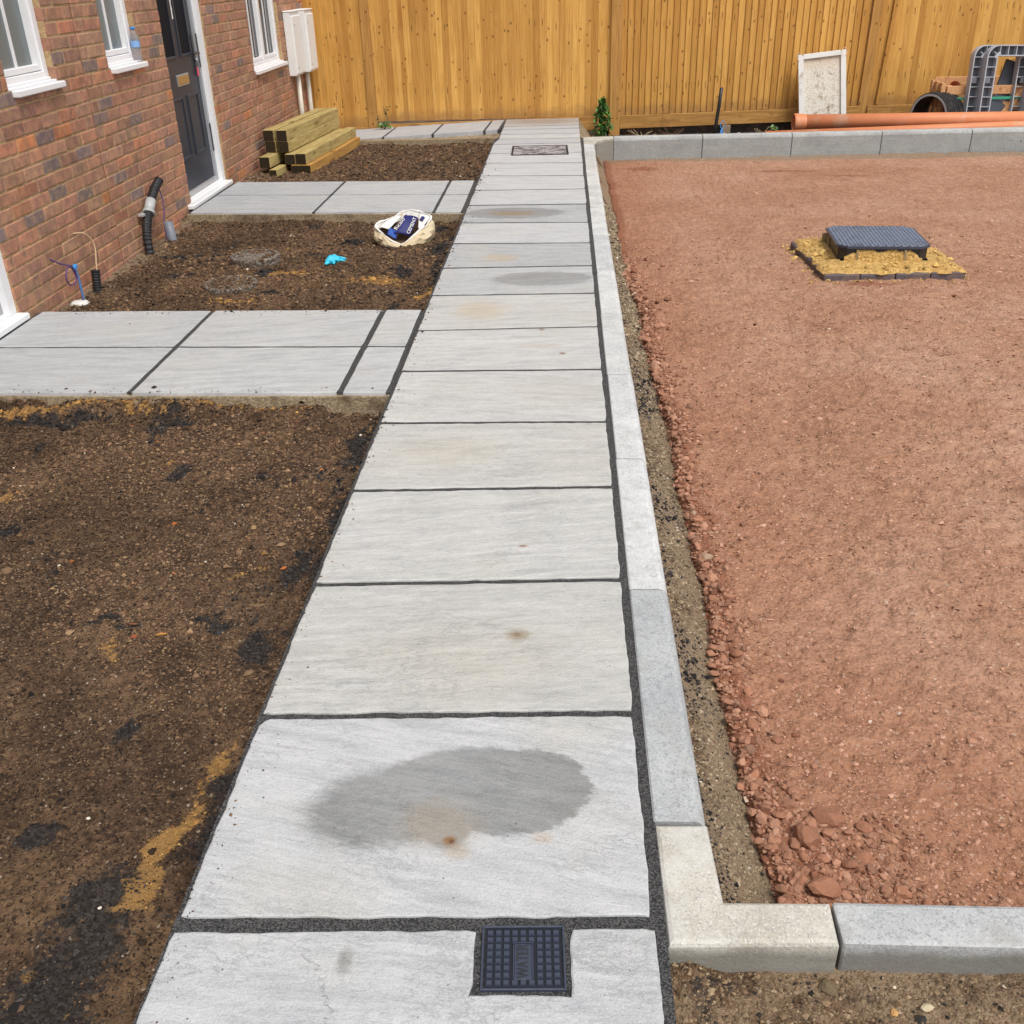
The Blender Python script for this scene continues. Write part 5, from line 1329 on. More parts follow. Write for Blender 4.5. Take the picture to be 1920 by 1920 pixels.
def sack_mesh():
    n = 40; rm = closed(RIM, n); gd = closed(GRD, n); cen = Vector((-0.01, 0.0, 0.0)); r = random.Random(3)
    def crumple(p, k, i, a): 
        d = Vector((p.x-cen.x, p.y-cen.y, 0)); d.normalize()
        return p+d*a*(math.sin(i*1.25+k*1.9)*0.55+math.sin(i*2.7-k*2.3)*0.35+r.uniform(-0.4, 0.4))+Vector((0, 0, a*0.4*math.sin(i*1.9+k)))
    rings = []
    for k, f in enumerate((0.0, 0.18, 0.42, 0.66, 0.86, 1.0)):
        rings.append([crumple(gd[i].lerp(rm[i], f)+(gd[i]-cen)*0.16*math.sin(math.pi*f), k, i, 0.010 if 0 < k < 5 else 0.005) for i in range(n)])
    o = MB(); o.add([tuple(p) for q in rings for p in q], [(k*n+i, k*n+(i+1) % n, (k+1)*n+(i+1) % n, (k+1)*n+i) for k in range(5) for i in range(n)], False)
    o.build('outer_wall', MT['bag'], bag)
    top = rings[-1]; inn = [top]
    for k, f in enumerate((0.25, 0.55, 0.85)):
        inn.append([crumple(top[i].lerp(Vector((cen.x+(gd[i].x-cen.x)*0.55, cen.y+(gd[i].y-cen.y)*0.55, 0.012)), f)-(gd[i]-cen)*(-0.02), k+7, i, 0.006) for i in range(n)])
    m = MB(); m.add([tuple(p+(cen-Vector((p.x, p.y, 0)))*0.012) for q in inn for p in q], [(k*n+(i+1) % n, k*n+i, (k+1)*n+i, (k+1)*n+(i+1) % n) for k in range(3) for i in range(n)], False)
    m.mi = [0 if q < n else 1 if q < n*1 else 1 for q in range(3*n)]
    m.build('inner_wall', [MT['bagwhite'], MT['bagin']], bag)
    fl = MB(); fl.add([tuple(p) for p in inn[-1]], [list(range(n))]); fl.build('inside', MT['bagin'], bag)
    rim = MB(); pts = top+[top[0]]
    rim.tube([p+Vector((0, 0, 0.003)) for p in pts], 0.006, 6, False, False, lambda t: 0.0055+0.0025*math.sin(t*41)); rim.build('rim', MT['bagwhite'], bag)
sack_mesh()
def flap(name, quad, mat, lift=0.0, segs=6, wav=0.006, thick=0.003, ph=0.0):
    a, b_, c, d = [Vector(q) for q in quad]; vs = []; fs = []
    for i in range(segs+1):
        for j in range(segs+1):
            u, v = i/segs, j/segs
            p = a*(1-u)*(1-v)+b_*u*(1-v)+c*u*v+d*(1-u)*v
            p = p+Vector((0.1, -0.7, 0.7)).normalized()*(lift*4*u*(1-u)+wav*math.sin(5*u+3.7*v+ph))
            vs.append(tuple(p))
    for i in range(segs):
        for j in range(segs): k = i*(segs+1)+j; fs.append((k, k+segs+1, k+segs+2, k+1))
    m = MB(); m.add(vs, fs, True); o = m.build(name, mat, bag)
    so = o.modifiers.new('thickness', 'SOLIDIFY'); so.thickness = thick
    return o
# printed back wall of the sack, folded forward into the mouth
flap('printed_panel', [(-0.060, -0.045, 0.075), (0.045, -0.040, 0.060), (0.092, 0.055, 0.150), (0.005, 0.070, 0.172)], MT['navy'], 0.010)
flap('printed_strip', [(-0.105, -0.055, 0.070), (-0.045, -0.060, 0.045), (-0.040, -0.035, 0.080), (-0.085, -0.015, 0.112)], MT['blueprint'], 0.004)
flap('white_fold', [(-0.165, -0.035, 0.108), (-0.092, -0.040, 0.105), (-0.020, 0.060, 0.160), (-0.085, 0.070, 0.160)], MT['bagwhite'], 0.010)
flap('white_fold', [(0.095, -0.020, 0.098), (0.118, -0.030, 0.096), (0.172, 0.050, 0.156), (0.100, 0.090, 0.178)], MT['bagwhite'], 0.006)
flap('printed_patch', [(0.103, 0.028, 0.146), (0.126, 0.014, 0.140), (0.140, 0.042, 0.156), (0.118, 0.056, 0.164)], MT['navy'], 0.006, 3, 0.001)
m = MB(); m.add([(-0.028, 0.070, 0.158), (-0.010, 0.078, 0.160), (-0.016, 0.082, 0.198)], [(0, 1, 2)]); m.add([(-0.028, 0.074, 0.158), (-0.010, 0.082, 0.160), (-0.016, 0.0825, 0.198)], [(2, 1, 0)]); m.build('torn_corner', MT['bag'], bag)
def text_on(txt, size, parent, mat, M, depth=0.0006, name='lettering'):
    cu = bpy.data.curves.new(name, 'FONT'); cu.body = txt; cu.size = size; cu.extrude = depth; cu.align_x = 'CENTER'; cu.align_y = 'CENTER'
    tmp = bpy.data.objects.new('tmp', cu); COL.objects.link(tmp)
    me = bpy.data.meshes.new_from_object(tmp.evaluated_get(bpy.context.evaluated_depsgraph_get()))
    bpy.data.objects.remove(tmp); bpy.data.curves.remove(cu)
    me.materials.clear(); me.materials.append(mat)
    o = link(name, me, parent); o.matrix_local = M
    return o
def frame_m(origin, xd, nd):
    x = Vector(xd).normalized(); z = Vector(nd); z = (z-x*z.dot(x)).normalized(); y = z.cross(x)
    return Matrix(((x.x, y.x, z.x, origin[0]), (x.y, y.y, z.y, origin[1]), (x.z, y.z, z.z, origin[2]), (0, 0, 0, 1)))
text_on('Ricalo', 0.040, bag, MT['bagwhite'], frame_m((-0.024, -0.006, 0.1285), (0.074, 0.085, 0.088), (-0.1, -0.78, 0.62)))
text_on('CEMENT', 0.033, bag, MT['bagwhite'], frame_m((0.056, -0.008, 0.1165), (0.045, 0.095, 0.090), (0.0, -0.78, 0.62)))

# ---- blue glove
def blob_sheet(name, pts2, h, mat, parent=None, seed=1):
    pass
e = empty('rubber_glove', (-0.775, 5.17, -0.083), 0.35)
tag(e, 'bright blue crumpled rubber glove on brown soil', 'glove')
def glove_part(name, pts, radii):
    bm_ = MB(); bm_.tube(pts, 0.01, 9, True, True, lambda t: np.interp(t, np.linspace(0, 1, len(radii)), radii))
    rr = random.Random(len(pts)*7+len(name)); bm_.v = [(x+rr.uniform(-0.004, 0.004), y+rr.uniform(-0.004, 0.004), z+rr.uniform(-0.006, 0.006)) for x, y, z in bm_.v]; bm_.sm = [False]*len(bm_.sm)
    o = bm_.build(name, MT['glove'], e); o.scale = (1, 1, 0.75); return o
glove_part('palm', [(-0.055, -0.045, 0.012), (-0.035, -0.015, 0.022), (-0.015, 0.005, 0.032), (0.006, 0.012, 0.034), (0.03, 0.0, 0.022), (0.042, -0.012, 0.015)], [0.006, 0.022, 0.034, 0.036, 0.024, 0.008])
glove_part('finger', [(0.0, 0.02, 0.045), (0.022, 0.022, 0.042), (0.045, 0.020, 0.036), (0.068, 0.012, 0.030), (0.084, 0.006, 0.022)], [0.014, 0.013, 0.011, 0.012, 0.005])
glove_part('finger', [(0.012, 0.0, 0.03), (0.035, -0.006, 0.028), (0.058, -0.004, 0.022), (0.076, -0.002, 0.014)], [0.013, 0.011, 0.009, 0.004])
glove_part('finger', [(-0.01, -0.012, 0.022), (-0.004, -0.032, 0.018), (0.0, -0.05, 0.010)], [0.014, 0.010, 0.004])
glove_part('cuff', [(-0.03, -0.02, 0.02), (-0.015, 0.012, 0.045), (-0.012, 0.022, 0.066)], [0.016, 0.020, 0.004])

# ---- crushed litter near the path
e = MB(); r = random.Random(8)
vs = [(-0.085+0.17*i/9+0.004*r.uniform(-1, 1), 0.018*math.sin(i*1.3)+(j-1)*0.016*(1.2-abs(i-4)/6)+0.012*i/9, 0.006+0.012*r.random()*(j == 1)) for i in range(10) for j in range(3)]
e.add(vs, [(i*3+j, (i+1)*3+j, (i+1)*3+j+1, i*3+j+1) for i in range(9) for j in range(2)])
o = e.build('foil_litter', MT['litter'], None, (-0.30, 4.02, -0.078), (0, 0, 0.45))
so = o.modifiers.new('thickness', 'SOLIDIFY'); so.thickness = 0.002
tag(o, 'crushed silvery scrap of foil in the soil by the side path', 'litter')

# ---- round covers sunk in the soil bed
def round_cover(x, y, z, label, tilt):
    e = empty('drain_cover', (x, y, z), rot=(tilt, 0, 0)); tag(e, label, 'drain cover', 'round covers sunk in the soil')
    b = MB(); b.lathe([(0, 0.0), (0.130, 0.0), (0.133, -0.003)], 36, smooth=False); b.build('lid', MT['ironcover'], e)
    b = MB(); b.lathe([(0.133, -0.012), (0.137, -0.012), (0.139, 0.006), (0.158, 0.006), (0.163, -0.002), (0.163, -0.05)], 36, smooth=False); b.build('rim', MT['ironcover'], e)
    b = MB()
    for a in (0.3, 3.4): b.box(-0.018, 0.018, -0.006, 0.006, 0.0, 0.004, 0.001, Matrix.Rotation(a, 4, 'Z') @ Matrix.Translation((0.09, 0, 0)))
    b.build('lifting_slot', MT['darkgrey'], e)
round_cover(-1.32, 5.27, -0.053, 'round gritty drain cover farther from the camera standing proud of the soil', 0.0)
round_cover(-1.31, 4.675, -0.072, 'round gritty drain cover nearer the camera half buried in soil', 0.01)

# ---- ducts and cables at the foot of the wall
def corrugated(pts, r, n, amp=0.13, parent=None, name='hose', mat=None):
    P = [Vector(p) for p in pts]
    out = []
    for i in range(n+1):
        t = i/n*(len(P)-1); k = min(int(t), len(P)-2); f = t-k
        p0 = P[max(k-1, 0)]; p1 = P[k]; p2 = P[k+1]; p3 = P[min(k+2, len(P)-1)]
        out.append(0.5*((2*p1)+(-p0+p2)*f+(2*p0-5*p1+4*p2-p3)*f*f+(-p0+3*p1-3*p2+p3)*f**3))
    b = MB(); b.tube(out, r, 14, True, False, lambda t: r*(1+amp*(1 if int(round(t*n)) % 4 < 2 else -1)*0.5))
    return b.build(name, mat or MT['black'], parent)
A = hpt(0.075, 5.43, -0.12); Bp = hpt(0.06, 5.56, 0.10); C = hpt(0.05, 5.66, 0.20); D = hpt(0.07, 5.86, 0.33)
e = empty('cable_duct', A); tag(e, 'black corrugated duct rising up the brick wall in grey coupler', 'duct')
lo = lambda p: tuple(Vector(p)-A)
corrugated([lo(A), lo(hpt(0.06, 5.47, 0.02)), lo(hpt(0.055, 5.53, 0.11)), lo(hpt(0.055, 5.60, 0.175))], 0.030, 64, parent=e, name='lower_hose')
corrugated([lo(hpt(0.055, 5.66, 0.225)), lo(hpt(0.06, 5.75, 0.285)), lo(hpt(0.07, 5.85, 0.335))], 0.029, 44, parent=e, name='upper_hose')
b = MB(); b.tube([lo(hpt(0.055, 5.59, 0.165)), lo(hpt(0.055, 5.675, 0.235))], 0.034, 16); b.build('coupler', MT['ductclip'], e)
b = MB(); b.tube([lo(hpt(0.055, 5.588, 0.160)), lo(hpt(0.055, 5.602, 0.172))], 0.043, 16); b.box(-0.02, 0.02, -0.05, 0.03, -0.006, 0.006, 0, Matrix.Translation(lo(hpt(0.03, 5.56, 0.165)))); b.build('clip', MT['ductclip'], e)

def cable(name, pts, r, mat, parent, n=40):
    P = [Vector(p) for p in pts]; out = []
    for i in range(n+1):
        t = i/n*(len(P)-1); k = min(int(t), len(P)-2); f = t-k
        p0 = P[max(k-1, 0)]; p1 = P[k]; p2 = P[k+1]; p3 = P[min(k+2, len(P)-1)]
        out.append(0.5*((2*p1)+(-p0+p2)*f+(2*p0-5*p1+4*p2-p3)*f*f+(-p0+3*p1-3*p2+p3)*f**3))
    b = MB(); b.tube(out, r, 8); return b.build(name, mat, parent)

O = hpt(0.11, 5.80, -0.09)
e = empty('duct_stub', O); tag(e, 'grey plastic pipe stub standing in soil with purple cable', 'pipe')
lo = lambda p: tuple(Vector(p)-O)
b = MB(); b.lathe([(0.031, -0.05), (0.031, 0.150), (0.026, 0.150), (0.026, -0.05)], 18, Matrix.Rotation(-0.08, 4, 'Y')); b.build('pipe', MT['stubgrey'], e)
cable('cable', [lo(hpt(0.0, 5.83, 0.30)), lo(hpt(0.05, 5.87, 0.27)), lo(hpt(0.075, 5.84, 0.17)), lo(hpt(0.072, 5.80, 0.06)), lo(hpt(0.072, 5.78, -0.08))], 0.004, MT['purple'], e)

O = hpt(0.065, 4.56, -0.10)
e = empty('duct_end', O); tag(e, 'short black ribbed duct end by the wall with tan cable', 'duct')
lo = lambda p: tuple(Vector(p)-O)
corrugated([(0, -0.01, -0.02), (0.0, 0.0, 0.06), (0.004, 0.012, 0.145)], 0.026, 48, parent=e, name='hose')
b = MB(); b.box(-0.024, 0.024, -0.045, 0.020, -0.02, 0.03, 0.006); b.build('base', MT['black'], e)
cable('cable', [lo(hpt(0.0, 4.54, 0.27)), lo(hpt(0.04, 4.60, 0.255)), lo(hpt(0.065, 4.64, 0.18)), lo(hpt(0.07, 4.60, 0.07)), lo(hpt(0.07, 4.585, 0.02))], 0.0045, MT['tancable'], e)

O = hpt(0.075, 4.27, -0.085)
e = empty('drain_plug', O); tag(e, 'round white drain plug on the soil with coiled blue cables', 'drain plug')
lo = lambda p: tuple(Vector(p)-O)
b = MB(); b.lathe([(0.0, 0.028), (0.040, 0.028), (0.046, 0.024), (0.047, 0.004), (0.045, 0.0), (0.0, 0.0)], 26); b.lathe([(0.052, 0.012), (0.056, 0.016), (0.052, 0.020)], 26); b.build('cap', MT['whitedirty'], e)
b = MB(); b.lathe([(0.043, -0.05), (0.043, 0.001)], 20); b.build('pipe', MT['black'], e)
coil = [lo(hpt(0.0, 4.19, 0.21)), lo(hpt(0.03, 4.24, 0.17)), lo(hpt(0.05, 4.30, 0.14)), lo(hpt(0.06, 4.33, 0.08)), lo(hpt(0.06, 4.30, 0.04)), lo(hpt(0.055, 4.24, 0.05)), lo(hpt(0.055, 4.22, 0.10)), lo(hpt(0.06, 4.26, 0.145)), lo(hpt(0.065, 4.31, 0.13)), lo(hpt(0.075, 4.32, 0.05)), (0.012, 0.022, 0.03)]
cable('cable', coil, 0.0042, MT['purple'], e, 90)
cable('cable', [lo(hpt(0.06, 4.335, 0.13)), lo(hpt(0.075, 4.325, 0.06)), (0.014, 0.028, 0.03)], 0.007, plain('blue_cable', (0.05, 0.16, 0.34), 0.5, 0.4), e)
b = MB(); b.box(-0.010, 0.010, -0.018, 0.018, -0.012, 0.012, 0.003, Matrix.Translation(lo(hpt(0.065, 4.33, 0.125))) @ Matrix.Rotation(0.5, 4, 'X')); b.build('tape', MT['bluetape'], e)

# ---- water stop-tap cover in the nearest slab
e = empty('stopcock_cover', (0.6595, -0.058, 0.0), 0.037); tag(e, 'small blue-black cast cover reading WATER set in the nearest slab', 'water cover')
cw, chh = 0.0705, 0.0615
b = MB(); b.prism([(-0.0895, -0.0765), (0.087, -0.0765), (0.087, 0.078), (-0.0895, 0.078)], -0.05, -0.0065); b.build('mortar', MT['joint'], e)
b = MB(); b.box(-cw, cw, -chh, chh, -0.03, -0.0035); b.build('lid', MT['coverbase'], e)
b = MB(); t = 0.0042
b.box(-cw-0.006, -cw+t-0.006, -chh-0.006, chh+0.006, -0.03, 0.001, 0.001); b.box(cw-t+0.006, cw+0.006, -chh-0.006, chh+0.006, -0.03, 0.001, 0.001)
b.box(-cw-0.002, cw+0.002, -chh-0.006, -chh+t-0.006, -0.03, 0.0008, 0.001); b.box(-cw-0.002, cw+0.002, chh-t+0.006, chh+0.006, -0.03, 0.0008, 0.001); b.build('frame', MT['coverblue'], e)
nx_, ny_ = 9, 8; px_ = (2*cw-0.004)/nx_; py_ = (2*chh-0.004)/ny_
for i in range(nx_):
    for j in range(ny_):
        cx_ = -cw+0.002+px_*(i+0.5); cy_ = -chh+0.002+py_*(j+0.5)
        if abs(i-4.0) < 1.2 and 1 <= j <= 5: continue
        key = 'pad'
        if key not in cache:
            m = MB(); m.add([(-0.0062, -0.0054, 0), (0.0062, -0.0054, 0), (0.0062, 0.0054, 0), (-0.0062, 0.0054, 0), (-0.0047, -0.004, 0.0042), (0.0047, -0.004, 0.0042), (0.0047, 0.004, 0.0042), (-0.0047, 0.004, 0.0042)], [(4, 5, 6, 7), (0, 1, 5, 4), (1, 2, 6, 5), (2, 3, 7, 6), (3, 0, 4, 7)])
            cache[key] = m.mesh('tread_pad', MT['coverblue'])
        link('tread_pad', cache[key], e, (cx_, cy_, -0.0036))
b = MB(); b.box(-0.0165, 0.0165, -0.0455, 0.0285, -0.004, -0.0012, 0.001); b.build('name_plate', MT['coverblue'], e)
b = MB(); b.box(-0.0185, -0.0165, -0.046, 0.029, -0.004, 0.0008); b.box(0.0165, 0.0185, -0.046, 0.029, -0.004, 0.0008); b.box(-0.0165, 0.0165, 0.0285, 0.0305, -0.004, 0.0007); b.build('plate_rim', MT['coverblue'], e)
text_on('WATER', 0.0205, e, MT['darkgrey'], Matrix.Translation((0.0, -0.0085, -0.0010)) @ Matrix.Rotation(math.pi/2, 4, 'Z') @ Matrix.Diagonal((1.0, 1.5, 1, 1)), 0.0013)
b = MB(); b.box(-0.009, 0.009, 0.031, 0.040, -0.0045, -0.0030); b.build('key_slot', MT['black'], e)

# ---- recessed manhole in the far footpath
e = empty('manhole_cover', (0.4895, 9.062, 0.0), 0.02); tag(e, 'dark square manhole cover set in the far end of footpath', 'manhole cover')
b = MB(); hw = 0.277; t = 0.016
b.box(-hw, -hw+t, -hw, hw, -0.03, 0.0085); b.box(hw-t, hw, -hw, hw, -0.03, 0.0085); b.box(-hw+t, hw-t, -hw, -hw+t, -0.03, 0.008); b.box(-hw+t, hw-t, hw-t, hw, -0.03, 0.008); b.build('frame', MT['trayframe'], e)
b = MB(); b.box(-hw+t, hw-t, -hw+t, hw-t, -0.03, 0.0055); b.build('infill', MT['tray'], e)

# ---- raised plastic chamber cover standing on the red stone
zr = float(red_z(np.array([2.72]), np.array([5.3]))[0])
e = empty('inspection_chamber', (2.755, 5.375, zr), 0.0); tag(e, 'raised black chamber cover bedded in yellow mortar on bricks', 'chamber cover')
Z0 = lambda z: z-zr
rot = Matrix.Rotation(math.radians(2.5), 4, 'Z')
bt = -0.118                      # top of the brick base
for side in range(4):
    for i in range(4):
        b = MB(); b.box(-0.105, 0.105, -0.05, 0.05, Z0(-0.19), Z0(bt)-random.uniform(0.004, 0.012), 0.006)
        o = b.build('brick', MT['engbrick'], e)
        o.matrix_local = rot @ Matrix.Rotation(side*math.pi/2, 4, 'Z') @ Matrix.Translation((-0.3225+0.2165*i-0.0, -0.385, 0)) @ Matrix.Rotation(random.uniform(-0.02, 0.02), 4, 'Z')
# mortar skirt: lumpy ring sloping from the bricks up to the box
ns, nr = 96, 12
vs = []
for i in range(ns):
    a = 2*math.pi*i/ns
    c, s_ = math.cos(a), math.sin(a)
    k = 1/max(abs(c), abs(s_))
    for j in range(nr):
        f = j/(nr-1)
        ro = (0.430+0.012*math.sin(a*7+1)+0.009*math.sin(a*17)+0.006*math.sin(a*31))*(1-f)+0.270*f
        x, y = c*k*ro, s_*k*ro
        wx = x*math.cos(-0.07*f+0.04)-y*math.sin(-0.07*f+0.04); wy = x*math.sin(-0.07*f+0.04)+y*math.cos(-0.07*f+0.04)
        lump = 0.030*float(fbm(np.array([wx]), np.array([wy]), 11, 4, 0.6, 5)[0])
        vs.append((wx, wy, Z0(bt)+(-0.010 if j == 0 else 0.005)+0.026*f**0.8+lump*(0.45+math.sin(math.pi*f))))
b = MB(); b.add(vs, [(i*nr+j, ((i+1) % ns)*nr+j, ((i+1) % ns)*nr+j+1, i*nr+j+1) for i in range(ns) for j in range(nr-1)], True)
b.build('mortar_skirt', MT['yellowsand'], e)
n = 420; aa = rng.random(n)*2*np.pi; kk = 1/np.maximum(np.abs(np.cos(aa)), np.abs(np.sin(aa))); rr_ = (0.30+0.21*rng.random(n)**0.6)*kk
px = np.cos(aa)*rr_; py = np.sin(aa)*rr_; inside_ = rr_/kk < 0.43; sz = np.clip(0.006*np.exp(rng.normal(0, 0.5, n)), 0.003, 0.018)
pz = np.where(inside_, Z0(bt)+0.012+0.030*np.clip(1-(rr_/kk-0.27)/0.16, 0, 1), red_z(px+2.755, py+5.375)-zr)
scatter('mortar_crumbs', np.stack([px, py, pz+sz*0.2], -1), sz, soil_cols(n, [(0.50, 0.32, 0.105), (0.60, 0.41, 0.15), (0.36, 0.21, 0.08)], [40, 30, 20]), e, 0.6, 0.3, fine=False)
rl = Matrix.Rotation(math.radians(-4.5), 4, 'Z')
def octo(h, c): return [(-h+c, -h), (h-c, -h), (h, -h+c), (h, h-c), (h-c, h), (-h+c, h), (-h, h-c), (-h, -h+c)]
b = MB(); b.prism(octo(0.272, 0.05), Z0(-0.17), Z0(-0.006), T=rl); b.build('box', MT['black'], e)
b = MB()
for (u, w) in ((-0.16, -0.272), (0.13, -0.272)): b.box(u-0.007, u+0.007, w-0.012, w, Z0(-0.11), Z0(-0.018), 0.002, rl)
b.box(-0.285, -0.270, 0.10, 0.13, Z0(-0.10), Z0(-0.02), 0.002, rl); b.box(-0.30, -0.270, 0.22, 0.25, Z0(-0.09), Z0(-0.035), 0.002, rl); b.build('rib', MT['mortarrib'], e)
b = MB(); b.prism(octo(0.286, 0.062), Z0(-0.0125), Z0(0.002), T=rl); b.build('lid', MT['coverblue'], e)
pd = MB(); pd.add([(-0.0105, -0.0105, 0), (0.0105, -0.0105, 0), (0.0105, 0.0105, 0), (-0.0105, 0.0105, 0), (-0.008, -0.008, 0.006), (0.008, -0.008, 0.006), (0.008, 0.008, 0.006), (-0.008, 0.008, 0.006)], [(4, 5, 6, 7), (0, 1, 5, 4), (1, 2, 6, 5), (2, 3, 7, 6), (3, 0, 4, 7)])
pdv, pdf = pd.v, pd.f
treads = MB()
for i in range(23):
    for j in range(23):
        if (i+j) % 2: continue
        x, y = (i-11)*0.0238, (j-11)*0.0238
        if abs(x)+abs(y) > 0.286*2-0.062-0.03: continue
        treads.add([rl @ Vector((vx+x, vy+y, vz+Z0(0.0015))) for vx, vy, vz in pdv], pdf)
o = treads.build('tread', MT['lidblue'], e); o['kind'] = 'stuff'
# mortar slapped up the front face
n1 = 30; vs = []
for i in range(n1+1):
    u = -0.238+0.474*i/n1
    top = -0.030+0.008*math.sin(i*0.8)+0.004*math.sin(i*2.3+1)+0.045*math.exp(-((i-8)/2.6)**2)+0.012*math.exp(-((i-20)/5)**2)-0.038*max(0, (6-i)/6)-0.034*max(0, (i-25)/5)
    top = min(top, -0.016)
    for (w, z) in ((-0.290, -0.105), (-0.284, -0.085), (-0.279, (top-0.085)/2-0.0), (-0.2745, top), (-0.268, top-0.002)): vs.append(rl @ Vector((u, w-0.0, Z0(z))))
b = MB(); b.add(vs, [(i*5+j, (i+1)*5+j, (i+1)*5+j+1, i*5+j+1) for i in range(n1) for j in range(4)], True); b.build('mortar_patch', MT['yellowsand'], e)

# ---- orange pipes behind the far kerb
def pipe(pts, r, label, socket=None):
    O = Vector(pts[0]); e = empty('drain_pipe', O); tag(e, label, 'pipe', 'orange drain pipes behind the far kerb')
    a, b_ = Vector((0, 0, 0)), Vector(pts[1])-O; d = (b_-a).normalized(); L = (b_-a).length
    q = d.to_track_quat('Z', 'Y').to_matrix().to_4x4()
    m = MB(); m.lathe([(r*0.90, 0.0), (r, 0.0), (r, L), (r*0.9, L)], 28, q); m.lathe([(r*0.90, 0.0), (r*0.90, L)], 28, q); m.build('barrel', MT['orange'], e)
    if socket:
        m = MB(); R = r*1.10; m.lathe([(r*0.99, socket), (R, socket-0.02), (R, 0.055), (R*1.06, 0.045), (R*1.06, 0.012), (R, 0.0), (R*0.94, -0.004), (r*0.92, 0.02)], 28, q @ Matrix.Translation((0, 0, -0.01))); m.build('socket', MT['orange'], e)
    return e
pipe([(3.235, 10.44, 0.040), (6.9, 10.56, 0.015)], 0.078, 'thick orange drain pipe with socket end lying topmost', 0.13)
pipe([(2.86, 10.085, -0.052), (7.0, 10.33, 0.004)], 0.055, 'thin orange drain pipe lying along the back of kerb')
pipe([(4.3, 10.30, -0.062), (7.0, 10.40, -0.062)], 0.055, 'orange drain pipe lowest between the other two pipes')

# ---- white-framed panel leaning on the fence
e = empty('framed_panel', (3.79, 11.30, -0.19)); tag(e, 'dirty speckled panel in a white frame leaning on fence', 'panel')
PW_, PH_ = 0.535, 0.875
Mp = Matrix.Rotation(math.radians(-5.5), 4, 'Y') @ Matrix.Rotation(math.radians(-9), 4, 'X')
e.matrix_world = Matrix.Translation((3.75, 11.27, -0.20)) @ Mp
b = MB(); b.box(-PW_/2+0.03, PW_/2-0.03, -0.004, 0.006, 0.03, PH_-0.03); b.build('board', MT['panelboard'], e)
for (x0, x1, z0, z1) in ((-PW_/2, -PW_/2+0.058, 0, PH_), (PW_/2-0.058, PW_/2, 0, PH_), (-PW_/2+0.058, PW_/2-0.058, 0, 0.055), (-PW_/2+0.058, PW_/2-0.058, PH_-0.055, PH_)):
    b = MB(); b.box(x0, x1, -0.028, 0.014, z0, z1, 0.004); b.build('frame_bar', MT['whitedirty'], e)
for sx in (-1, 1):
    cable('corner_wire', [(sx*(PW_/2-0.01), -0.03, PH_-0.07), (sx*(PW_/2+0.02), -0.02, PH_-0.02), (sx*(PW_/2-0.01), -0.025, PH_+0.02), (sx*(PW_/2-0.06), -0.03, PH_-0.01)], 0.004, MT['tancable'], e, 20)

# ---- big black ribbed pipe ring
e = empty('pipe_ring', (4.80, 10.86, 0.025), rot=(0, 0, 0)); tag(e, 'short section of wide black ribbed pipe standing on edge', 'pipe section')
q = Vector((0.78, 0.62, 0)).normalized().to_track_quat('Z', 'Y').to_matrix().to_4x4()
R = 0.232; L = 0.30
m = MB()
prof = [(R-0.022, 0.0), (R-0.002, 0.0)]
for k in range(7): prof += [(R-0.002, L*(k+0.15)/7), (R+0.012, L*(k+0.3)/7), (R+0.012, L*(k+0.75)/7), (R-0.002, L*(k+0.9)/7)]
prof += [(R-0.002, L), (R-0.022, L)]
m.lathe(prof, 48, q, False); m.build('ribbed_wall', MT['blackdusty'], e)
m = MB(); m.lathe([(R-0.0225, 0.001), (R-0.0225, L-0.001)], 48, q); m.build('liner', MT['black'], e)
m = MB(); m.lathe([(R-0.024, -0.002), (R-0.001, -0.002)], 48, q, False); m.build('cut_edge', MT['ductclip'], e)

# ---- crate of orange fittings
e = empty('pallet_crate', (5.42, 11.12, -0.2)); tag(e, 'open softwood crate strapped in green holding orange fittings', 'crate')
def slat(x0, x1, y0, y1, z0, z1): 
    m = MB(); m.box(x0, x1, y0, y1, z0+0.2, z1+0.2, 0.003); m.build('slat', MT['crate'], e)
cx0, cx1, cy0, cy1 = -0.46, 0.46, -0.20, 0.20
for z in (0.28, 0.11, -0.05):
    slat(cx0+0.02, cx1, cy0, cy0+0.022, z-0.045+0.0, z+0.045)
    slat(cx0, cx1, cy1-0.022, cy1, z-0.045+0.06, z+0.045+0.06)
    m = MB(); m.box(cx0-0.022, cx0, cy0, cy1, z-0.045+0.2+0.02, z+0.045+0.2+0.02, 0.003); m.build('slat', MT['crate'], e)
for x in (cx0+0.04, 0.0, cx1-0.04): slat(x-0.035, x+0.035, cy0+0.0225, cy0+0.045, -0.2, 0.33)
for y in (cy0+0.03, 0.0, cy1-0.05):
    m = MB(); m.box(cx0-0.045, cx0-0.0225, y-0.03, y+0.03, 0.0, 0.56, 0.003); m.build('slat', MT['crate'], e)
m = MB(); m.box(-0.03, 0.03, -0.011, 0.011, -0.36, 0.36, 0.003, Matrix.Translation((0.20, cy0-0.012, 0.22)) @ Matrix.Rotation(0.62, 4, 'Y')); m.build('brace', MT['crate'], e)
m = MB(); m.box(cx0-0.048, cx1, cy0-0.026, cy0-0.0235, 0.385, 0.41); m.box(cx0-0.0485, cx0-0.046, cy0-0.026, cy1, 0.39, 0.415); m.build('strap', MT['strap'], e)
